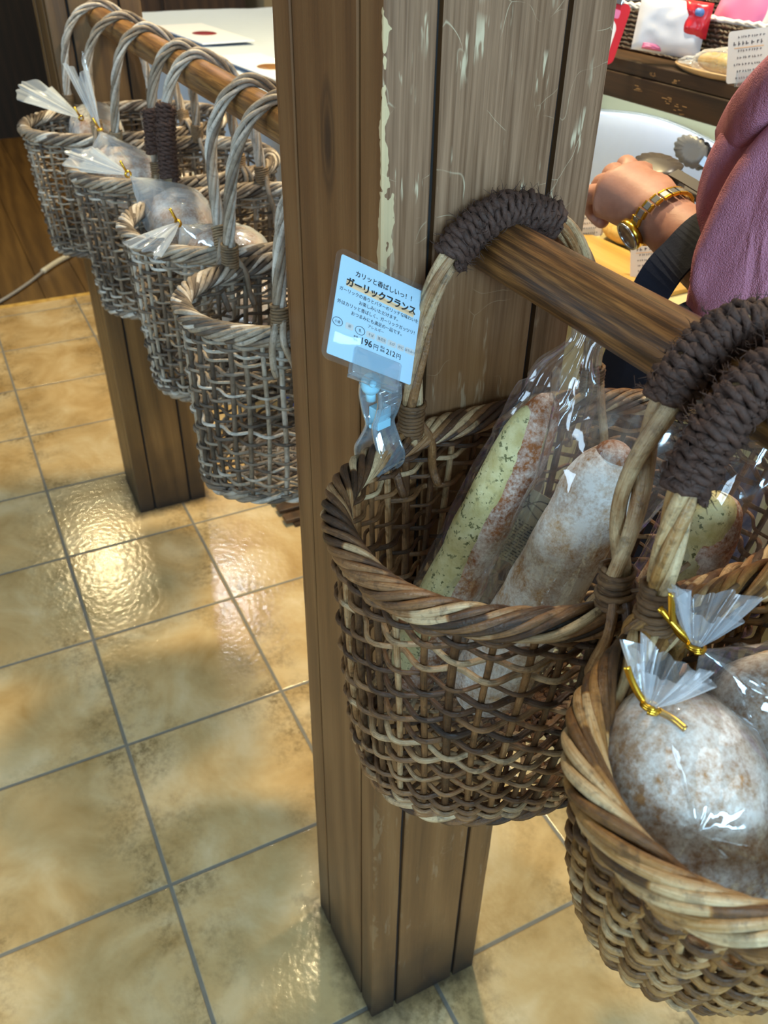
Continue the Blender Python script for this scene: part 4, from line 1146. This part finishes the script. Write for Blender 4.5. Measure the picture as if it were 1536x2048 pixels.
# on the shelf
c = np.array([1.358, .972, 1.085]); U = unit([.72, .69, 0]); Nn = unit([.69, -.72, .25]); U = unit(U - Nn * (U @ Nn)); V = np.cross(Nn, U); V = V if V[2] > 0 else -V
V = unit(V + U * .18); U = unit(U - V * (U @ V))
t = thing('display_card', c - V * .04, 'red card with a white rounded panel hanging at the shelf edge by the near pillar', 'card')
mb = MB(); rounded_plate(mb, c, U, V, Nn, .058, .088, .010, .0012, 8); cd = mb.build('red_card', REDPLASTIC, t, smooth=False)
mb = MB(); rounded_plate(mb, c + Nn * .0009 - V * .010 - U * .003, U, V, Nn, .040, .058, .016, .0006, 8); mb.build('white_panel', CARDWHITE, cd, smooth=False)
mb = MB(); rounded_plate(mb, c + Nn * .0009 + V * .027, U, V, Nn, .030, .012, .003, .0006, 8); mb.build('pink_band', PINKPLASTIC, cd, smooth=False)
mb = MB(); Rm = np.stack([U, V, Nn], 1); mb.box(c + V * .044, (.026, .008, .008), Rm); mb.tube([c + V * .044 - U * .016, c + V * .044 + U * .016], .0022, 8); mb.build('metal_clip', STEEL, t, smooth=False, bevel=.001)

def pillow(mb, c, U, V, N_, w, h, d, seed=0, mat=0):
    c = np.array(c, float); nu, nv = 18, 26
    for sg in (1, -1):
        P = np.zeros((nu, nv, 3))
        for i, a in enumerate(np.linspace(-1, 1, nu)):
            for j, b in enumerate(np.linspace(-1, 1, nv)):
                th = max(0, (1 - abs(a) ** 3)) ** .6 * max(0, (1 - abs(b) ** 4)) ** .6
                th *= 1 + .22 * nz((a * 1.5, b * 1.5, sg), 1.6, seed)
                P[i, j] = c + U * w / 2 * a + V * h / 2 * b + N_ * (d / 2 * th * sg + .0004 * sg)
        mb.grid(P if sg > 0 else P[::-1], mat=mat)
t = thing('snack_pack', (1.45, 1.03, 1.046), 'white snack pack with a red round corner on the shelf beside the red card', 'snack pack')
pU, pV = unit([.75, .62, -.08]), unit([-.10, .16, 1]); pN = unit(np.cross(pU, pV)); pN = pN if pN[1] < 0 else -pN
mb = MB(); pillow(mb, (1.445, 1.028, 1.098), pU, pV, pN, .105, .075, .030, 3); pk = mb.build('pack', WHITEPACK, t)
mb = MB(); pillow(mb, np.array([1.445, 1.028, 1.098]) + pU * .036 + pV * .015 + pN * .004, pU, pV, pN, .042, .048, .026, 4); mb.build('red_corner', REDPLASTIC, pk)
mb = MB(); pillow(mb, np.array([1.445, 1.028, 1.098]) - pU * .020 - pV * .030 + pN * .004, pU, pV, pN, .034, .010, .020, 5); mb.build('pink_label', PINKPLASTIC, pk)
mb = MB(); rounded_plate(mb, np.array([1.445, 1.028, 1.098]) + pU * .040 + pV * .024 + pN * .0172, pU, pV, pN, .014, .011, .005, .001); mb.build('blue_button', plain('blue_print', rgb(90, 130, 190), .4), pk)
t = thing('woven_tray', (1.585, 1.20, 1.046), 'dark brown woven tray basket holding snack bags on the shelf', 'tray')
mb = MB(); x0, x1, y0, y1 = 1.20, 1.97, 1.075, 1.33
for (a, b_) in (((x0, y0), (x1, y0)), ((x1, y0), (x1, y1)), ((x1, y1), (x0, y1)), ((x0, y1), (x0, y0))):
    mb.box(((a[0] + b_[0]) / 2, (a[1] + b_[1]) / 2, 1.0775), (abs(a[0] - b_[0]) + .012, abs(a[1] - b_[1]) + .012, .063))
mb.box(((x0 + x1) / 2, (y0 + y1) / 2, 1.050), (x1 - x0, y1 - y0, .008)); mb.build('woven_sides', WOVEN, t, smooth=False, bevel=.003)
mb = MB(); Q = np.array([(x0, y0), (x1, y0), (x1, y1), (x0, y1)], float); path = []
for i in range(4): path += [Q[i] + (Q[(i + 1) % 4] - Q[i]) * q for q in np.linspace(.02, .98, 40)]
C3 = np.array([(x, y, 1.112) for x, y in path]); Nn_ = np.tile([0, 1.0, 0], (len(C3), 1)); helix_band(C3, Nn_, np.tile([0, 0, 1.0], (len(C3), 1)), 2, .003, .0032, 70, mb, 5)
mb.build('cord_rim', CARDWHITE, t)
for k, (c_, m_, lb_) in enumerate((((1.50, 1.12, 1.115), PINKPLASTIC, 'pink snack bag at the left end of the dark woven tray'), ((1.58, 1.14, 1.128), WHITEPACK, 'white snack bag left of the middle in the dark woven tray'), ((1.68, 1.13, 1.130), plain('pale_blue_pack', rgb(178, 200, 226), .3), 'pale blue snack bag in the middle of the dark woven tray'), ((1.80, 1.13, 1.130), REDPLASTIC, 'red snack bag at the right end of the dark woven tray'))):
    mb = MB(); pillow(mb, c_, unit([1, .2, .1]), unit([0, .35, .9]), unit([.1, -.9, .35]), .105, .11, .035, 20 + k)
    tag(mb.build('snack_bag', m_), lb_, 'snack bag', 'snack bags in the woven tray')
t = thing('oval_plate', (1.565, 1.032, 1.046), 'oval brown plate at the front edge of the shelf', 'plate')
mb = MB(); rings = []
for r, z in ((.02, 1.0485), (.8, 1.0485), (.95, 1.0535), (1.0, 1.056), (.99, 1.053), (.8, 1.0462), (.02, 1.0462)):
    rings.append([(1.565 + .092 * r * math.cos(a), 1.030 + .030 * r * math.sin(a), z) for a in np.arange(40) * 2 * PI / 40])
mb.loft(np.array(rings)); mb.build('plate_body', KNIFEBOARD, t)
t = thing('wrapped_pastry', (1.56, 1.03, 1.049), 'yellow ridged pastry in a pointed clear bag on the oval plate', 'bread')
mb = MB(); bread_loft(mb, (1.520, 1.028, 1.064), (1.605, 1.032, 1.064), .0165, .0165, (0, 1, 0), .8, 90, end=.4, slash=7, lump=.09); mb.build('pastry', BUN, t)
mb = MB(); film_loft(mb, (1.488, 1.026, 1.060), (1.645, 1.034, 1.062), (0, 1, .2), [(0, .012, .003, .3, 5), (.14, .006, .006, .3, 6), (.25, .018, .018, .1, 5), (.55, .022, .026, .12, 5), (.8, .020, .016, .12, 5), (1, .022, .002, .2, 5)], seed=8); mb.build('bag', FILM_TAIL, t)
mb = MB(); mb.box((1.70, 1.02, 1.0525), (.11, .045, .013), rotz(.06)); tag(mb.build('wooden_board', KNIFEBOARD, smooth=False, bevel=.002), 'small beige wooden board at the right on the shelf edge', 'board')

# ------------------------------------------------------------------ table with the white cloth, dark cabinet, floor things
t = thing('display_table', (.1, 1.15, 0), 'table under a white cloth beyond the far rail', 'table')
mbox('table_top', (.04, 1.16, .875), (1.94, .92, .03), DARKWOOD, t)
for x in (-.88, .96):
    for y in (.75, 1.55): mbox('leg', (x, y, .43), (.05, .05, .86), DARKWOOD_Z, t)
mb = MB(); nx, ny = 120, 60; P = np.zeros((nx, ny, 3))
for i, x in enumerate(np.linspace(-.96, 1.05, nx)):
    for j, s in enumerate(np.linspace(0, 1.42, ny)):
        f = .0028 * nz((x * 3 + s * 4, s * 1.5, 0), 2.2) + .0035 * abs(nz((x * 2.2 - s * 3.0, s, 4), 1.6))
        if s < .30: P[i, j] = (x, .672 + .012 * math.sin(x * 26 + .8 * math.sin(x * 9)) * (1 - s / .3), .594 + s)
        else: P[i, j] = (x, .672 + (s - .30) * .84, .8935 + f)
mb.grid(P); cl = mb.build('tablecloth', WHITECLOTH); tag(cl, 'white cloth draped over the table beyond the far rail', 'tablecloth')
sm = cl.modifiers.new('thickness', 'SOLIDIFY'); sm.thickness = .0015; sm.offset = -1
def sealed_card(c, a, w, h, m, label):
    t = thing('gift_envelope', c, label, 'envelope'); R3 = rotz(a)
    mb = MB(); mb.box(c, (w, h, .004), R3); e = mb.build('envelope', plain('white_envelope', rgb(226, 230, 240), .7), t, smooth=False, bevel=.001)
    mb = MB(); rings = [[np.array(c) + R3 @ np.array([.02 + .044 * r * math.cos(q), .036 * r * math.sin(q), z]) for q in np.arange(30) * 2 * PI / 30] for r, z in ((.02, .0034), (.9, .0034), (1, .0020))]
    mb.loft(np.array(rings)); mb.build('round_seal', m, e)
sealed_card((-.27, .775, .905), .08, .42, .16, REDSEAL, 'white envelope with a dark red round seal on the white cloth')
sealed_card((.36, .755, .905), .08, .40, .13, BROWNSEAL, 'white envelope with a bronze round seal on the white cloth')
t = thing('dark_cabinet', (-2.6, 1.3, 0), 'dark wooden cabinet in the shadow at the far left', 'cabinet')
mbox('cabinet_body', (-2.7, 1.2, 1.0), (.5, .9, 2.0), DARKWOOD_Z, t)
for y in (.98, 1.42): mbox('door', (-2.44, y, 1.0), (.02, .42, 1.85), DARKWOOD_Z, t, .004, tint=.7)
t = thing('storage_crate', (.33, .86, 0), 'blue plastic crate with a yellow sheet under the cloth-covered table', 'crate')
mb = MB()
for y in (.74, .98): mb.box((.33, y, .06), (.46, .012, .12))
for x in (.10, .56): mb.box((x, .86, .06), (.012, .252, .12))
mb.box((.33, .86, .006), (.46, .24, .012)); mb.build('crate_body', BLUECRATE, t, smooth=False, bevel=.002)
mbox('yellow_sheet', (.40, .7325, .068), (.20, .003, .07), YELLOWPAPER, t)
t = thing('slatted_mat', (.75, .62, 0), 'brown slatted wooden mat on the tiles behind the hanging baskets', 'mat')
for k in range(12): mbox('slat', (.50 + .045 * k, .60, .014), (.030, .20, .012), DARKWOOD_Z, t, .002, tint=rng.uniform(.4, .9))
for y in (.53, .67): mbox('batten', (.75, y, .004), (.54, .02, .008), DARKWOOD_Z, t)
t = thing('power_cable', (-.9, .2, 0), 'pale cable with a cream connector lying on the floor left of the far pillar', 'cable')
mb = MB(); mb.tube(catmull([(-.50, -.35, .006), (-.62, -.10, .006), (-.725, .035, .008), (-.86, .15, .008), (-.98, .235, .009)], 10), .006, 8); mb.build('cord', GREYCABLE, t)
mb = MB(); mb.tube(catmull([(-.975, .232, .011), (-1.06, .30, .011), (-1.13, .37, .011)], 6), .0105, 10); mb.build('connector', CABLE, t)
mb = MB(); mb.tube(catmull([(-1.13, .37, .008), (-1.3, .55, .006), (-1.5, .70, .006)], 8), .006, 8); mb.build('cord', CABLE, t)

# ------------------------------------------------------------------ the customer in pink
t = thing('person', (2.36, .84, 0), 'person in a pink blouse and purple skirt reaching out a hand wearing a gold watch', 'person')
sk = []; ed = []; rd = []
def sv(p, r, par=None):
    sk.append(p); rd.append(r if isinstance(r, tuple) else (r, r))
    if par is not None: ed.append((par, len(sk) - 1))
    return len(sk) - 1
pel = sv((2.36, .86, .80), .115); sp1 = sv((2.35, .84, .98), .10, pel); ch = sv((2.31, .81, 1.17), .105, sp1); nk = sv((2.27, .78, 1.305), .048, ch)
hd0 = sv((2.238, .775, 1.385), .086, nk); hd1 = sv((2.235, .775, 1.455), .108, hd0); hd2 = sv((2.245, .775, 1.525), .092, hd1)
# left arm, reaching
A = unit([-1, -.01, .20]); WR = np.array([1.947, .592, 1.004])
s1 = sv((2.165, .685, 1.205), .052, ch); el = sv((2.115, .602, .958), .042, s1); f2 = sv((2.03, .596, .982), .0375, el); f1_ = sv((1.985, .593, .993), .032, f2); w1 = sv(tuple(WR), .0275, f1_)
B_ = unit([.22, -.58, .80]); B_ = unit(B_ - A * (B_ @ A)); Wd = np.cross(A, B_); Wd = Wd if Wd[2] > 0 else -Wd
pm = sv(tuple(WR + A * .036 - B_ * .004), (.038, .035), w1)
pk_ = sv(tuple(WR + A * .068 - B_ * .006), (.036, .033), pm)
for k, (so, l) in enumerate(((.027, .036), (.010, .040), (-.008, .037), (-.025, .030))):
    K = WR + A * (.097 - .004 * abs(k - 1)) + Wd * so - B_ * .004
    a_ = sv(tuple(WR + A * .074 + Wd * so * .9 - B_ * .002), .0135, pk_); b__ = sv(tuple(K), .0112, a_)
    p1 = K + (A * .12 - B_ * .99) * l; c__ = sv(tuple(p1), .0095, b__)
    p2 = p1 + (-A * .85 - B_ * .35) * l * .66; d__ = sv(tuple(p2), .0085, c__)
    sv(tuple(p2 + (-A * .55 + B_ * .55) * l * .5), .0072, d__)
ta = sv(tuple(WR + A * .028 + Wd * .026 - B_ * .010), .0135, pm); tb = sv(tuple(WR + A * .060 + Wd * .038 - B_ * .022), .0105, ta); sv(tuple(WR + A * .085 + Wd * .030 - B_ * .036), .0085, tb)
# right arm resting by the counter end
r1 = sv((2.38, .955, 1.205), .052, ch); r2 = sv((2.34, 1.01, .96), .040, r1); r3 = sv((2.20, .98, .90), .030, r2); r4 = sv((2.150, .965, .885), .028, r3)
for k, so in enumerate((-.024, -.008, .008, .024)):
    q = sv((2.118, .962 + so, .872), .0105, r4); q = sv((2.092, .960 + so * 1.15, .856), .0088, q); sv((2.086, .958 + so * 1.15, .834), .0074, q)
q = sv((2.130, .935, .860), .0115, r4); sv((2.112, .925, .842), .0085, q)
for sy in (-.075, .075):
    k0 = sv((2.36, .86 + sy, .70), .085, pel); k1 = sv((2.34, .86 + sy, .44), .055, k0); k2 = sv((2.37, .86 + sy, .09), .036, k1); sv((2.27, .86 + sy, .035), .033, k2)
me = bpy.data.meshes.new('body'); me.from_pydata([tuple(np.array(p) - np.array(t.location)) for p in sk], ed, [])
bo = bpy.data.objects.new('body', me); COL.objects.link(bo); bo.parent = t
me.materials.append(SKIN)
sm = bo.modifiers.new('skin', 'SKIN'); sm.use_smooth_shade = True
for i, sv_ in enumerate(me.skin_vertices[0].data): sv_.radius = rd[i]; sv_.use_root = (i == 0)
ss = bo.modifiers.new('subsurf', 'SUBSURF'); ss.levels = 2; ss.render_levels = 2
# face: nose, mouth, eyes, ears as one small group of features
mb = MB()
def blob(mb, c, r, n=12):
    mb.loft(np.array([[np.array(c) + np.array([r[0] * math.sin(PI * (i + .05) / (n + .1)) * math.cos(a), r[1] * math.sin(PI * (i + .05) / (n + .1)) * math.sin(a), r[2] * math.cos(PI * (i + .05) / (n + .1))]) for a in np.arange(18) * 2 * PI / 18] for i in range(n + 1)]))
blob(mb, (2.146, .775, 1.428), (.015, .012, .019)); blob(mb, (2.235, .684, 1.44), (.016, .009, .024)); blob(mb, (2.235, .866, 1.44), (.016, .009, .024))
mb.build('nose_and_ears', SKIN, t)
mb = MB()
for y in (.745, .805): blob(mb, (2.156, y, 1.460), (.008, .013, .007))
mb.build('eye', plain('dark_eye', rgb(40, 30, 26), .3), t)
mb = MB(); blob(mb, (2.158, .775, 1.390), (.008, .020, .005)); mb.build('mouth', plain('lip_colour', rgb(170, 92, 88), .5), t)
mb = MB(); rings = []
for i in range(22):
    la = .02 + 2.05 * i / 21; ring = []
    for a in np.arange(40) * 2 * PI / 40:
        fx = math.cos(a); r_ = 1.0 if fx > -.35 or la < .95 else .86
        ring.append((2.258 + .112 * r_ * math.sin(la) * fx * (1 + .04 * math.sin(17 * a)), .775 + .104 * math.sin(la) * math.sin(a) * (1 + .03 * math.sin(19 * a)), 1.470 + .125 * math.cos(la)))
    rings.append(ring)
mb.loft(np.array(rings)); mb.build('hair', HAIRM, t)
# blouse: body with folds, and the loose elbow sleeve
mb = MB(); rings = []
for i, q in enumerate(np.linspace(0, 1, 40)):
    z = .80 + .455 * q; cx_, cy_ = 2.355 - .055 * q, .855 - .055 * q
    ax_ = np.interp(q, [0, .3, .65, .88, 1], [.165, .150, .150, .125, .060]); ay_ = np.interp(q, [0, .3, .65, .88, 1], [.185, .168, .175, .165, .062])
    rings.append([(cx_ + ax_ * math.cos(a) * (1 + .035 * math.sin(9 * a + 3 * q) * (1 - q)), cy_ + ay_ * math.sin(a) * (1 + .035 * math.sin(11 * a - 4 * q) * (1 - q)), z) for a in np.arange(72) * 2 * PI / 72])
mb.loft(np.array(rings), caps=False); bl = mb.build('blouse', PINK, t)
bl.modifiers.new('thickness', 'SOLIDIFY').thickness = .003
def fold_tube(mb, pts, nv=80, folds=((5, .055, 0.0), (9, .042, 1.7), (14, .022, .6)), seed=0):
    """pts: centre, axis, half widths (a across, b other), up hint"""
    C_ = catmull([p[0] for p in pts], 8); AX = catmull([p[1] for p in pts], 8); RA = catmull([(p[2], p[3], 0) for p in pts], 8)
    rings = []
    for i in range(len(C_)):
        u, v, w = frame_from(AX[i], (0, 1, 0.05)); q = i / (len(C_) - 1); ring = []
        for a in np.arange(nv) * 2 * PI / nv:
            k = 1 + sum(am * math.sin(n * a + ph + 5.0 * q + seed) for n, am, ph in folds) + .05 * nz((math.cos(a) * 2, math.sin(a) * 2, q * 4), 1.0, seed)
            ring.append(C_[i] + u * RA[i][0] * math.cos(a) * k + v * RA[i][1] * math.sin(a) * k)
        rings.append(ring)
    mb.loft(np.array(rings), caps=False)
mb = MB()
fold_tube(mb, [((2.215, .715, 1.255), (.45, .45, .8), .070, .072), ((2.165, .665, 1.18), (.3, .35, .9), .074, .082), ((2.105, .620, 1.09), (.22, .22, .95), .074, .088), ((2.090, .604, 1.01), (.45, .05, .80), .072, .092), ((2.082, .599, .968), (.85, .0, .40), .066, .082), ((2.058, .597, .980), (.97, .0, -.12), .056, .062)], seed=2)
slv = mb.build('sleeve', PINK, t); slv.modifiers.new('thickness', 'SOLIDIFY').thickness = .003
mb = MB(); P = np.zeros((14, 12, 3))
c00, c01, c10, c11 = (np.array(p) for p in ((1.990, .600, 1.088), (2.075, .560, 1.165), (2.055, .590, 1.075), (2.13, .545, 1.170)))
for i, a in enumerate(np.linspace(0, 1, 14)):
    for j, b_ in enumerate(np.linspace(0, 1, 12)):
        p = (c00 * (1 - b_) + c01 * b_) * (1 - a) + (c10 * (1 - b_) + c11 * b_) * a
        P[i, j] = p + np.array([0, -.022 * math.sin(PI * a) - .010 * math.sin(PI * b_), .010 * math.sin(2 * PI * a)])
mb.grid(P); cf = mb.build('collar_flap', PINK, t); cf.modifiers.new('thickness', 'SOLIDIFY').thickness = .003
mb = MB(); rings = []
for q in np.linspace(0, 1, 26):
    z = .86 - .50 * q; r_ = .150 + .085 * q
    rings.append([(2.355 + r_ * 1.0 * math.cos(a) * (1 + .05 * q * math.sin(12 * a)), .86 + r_ * 1.12 * math.sin(a) * (1 + .05 * q * math.sin(12 * a + 1)), z) for a in np.arange(90) * 2 * PI / 90])
mb.loft(np.array(rings), caps=False); skt = mb.build('skirt', PURPLE, t); skt.modifiers.new('thickness', 'SOLIDIFY').thickness = .003
mb = MB()
for sy in (-.075, .075): bread_loft(mb, (2.40, .86 + sy, .038), (2.21, .86 + sy, .034), .044, .040, (0, 1, 0), .85, 5, lump=.0, end=.25)
mb.build('shoe', NAVY, t)
# wristwatch: linked bracelet and oval face turned to the viewer
wt = MB(); wg = MB(); wc = WR + A * -.004; e1 = unit(np.cross(A, [0, 0, 1.0])); e1 = e1 if e1[1] < 0 else -e1; e2 = unit(np.cross(A, e1)); e2 = e2 if e2[2] > 0 else -e2
for k in range(22):
    a = 2 * PI * k / 22; d = e1 * math.cos(a) + e2 * math.sin(a); tg_ = -e1 * math.sin(a) + e2 * math.cos(a); Rm = np.stack([A, tg_, d], 1); c_ = wc + d * .0312 - A * .008 * math.sin(a)
    wt.box(c_, (.0072, .0074, .0032), Rm)
    for s in (-1, 1): wg.box(c_ + A * s * .0050, (.0024, .0080, .0034), Rm)
wo = wt.build('watch_bracelet', STEEL, t, smooth=False, bevel=.0006); wg.build('gold_link', GOLD, wo, smooth=False, bevel=.0006)
fd = unit(e1 * .86 - e2 * .50 ); fc = wc + fd * .034 + A * .004; ft = unit(np.cross(A, fd)); fA = unit(A * .9 + fd * .25); 
def disc(mb, r0, r1, z0, z1, sx=1.0):
    rings = [[fc + (A * sx * math.cos(a) + ft * math.sin(a)) * r + fd * z for a in np.arange(36) * 2 * PI / 36] for r, z in ((.0003, z0), (r0, z0), (r1, z1), (r1, -.004), (.0003, -.004))]
    mb.loft(np.array(rings))
mb = MB(); disc(mb, .0150, .0162, .0030, .0014); mb.build('watch_case', GOLD, wo)
mb = MB(); disc(mb, .0126, .0130, .0036, .0034); mb.build('watch_dial', plain('brown_dial', rgb(120, 96, 78), .2), wo)
mb = MB(); mb.tube([fc + (A * math.cos(a) + ft * math.sin(a)) * .0142 + fd * .0034 for a in np.arange(36) * 2 * PI / 36], .0015, 6, closed=True); mb.build('watch_bezel', STEEL, wo)

t = thing('shoulder_bag', (2.03, .555, .56), 'navy bag hanging by wide straps from the forearm of the person in pink', 'bag')
def strap(pts, wid, nm='strap'):
    Q = catmull(pts, 8); T = np.gradient(Q, axis=0); T /= np.linalg.norm(T, axis=1)[:, None]
    S = np.tile(unit([1, .15, .05]), (len(Q), 1)); S -= T * (T * S).sum(1)[:, None]; S /= np.linalg.norm(S, axis=1)[:, None]; N2 = np.cross(S, T)
    mb = MB(); mb.loft(np.stack([Q + S * wid / 2 + N2 * .0014, Q - S * wid / 2 + N2 * .0014, Q - S * wid / 2 - N2 * .0014, Q + S * wid / 2 - N2 * .0014], 1)); mb.build(nm, NAVY, t, smooth=False)
strap([(2.04, .645, .80), (2.036, .646, .93), (2.034, .638, .995), (2.032, .612, 1.0235), (2.030, .582, 1.024), (2.026, .556, 1.000), (2.012, .536, .95), (1.985, .525, .80)], .042)
strap([(2.085, .600, .962), (2.068, .545, .958), (2.056, .516, .925), (2.042, .510, .865), (2.03, .520, .79)], .030)
mb = MB(); rings = []
for q in np.linspace(0, 1, 14):
    z = .56 + .245 * q; ay_ = .055 - .022 * q
    rings.append([(2.045 + .12 * np.sign(math.cos(a)) * abs(math.cos(a)) ** .5, .575 + ay_ * np.sign(math.sin(a)) * abs(math.sin(a)) ** .6 + .004 * math.sin(5 * a + 4 * q), z + .006 * math.sin(3 * a)) for a in np.arange(60) * 2 * PI / 60])
mb.loft(np.array(rings)); mb.build('bag_body', NAVY, t)
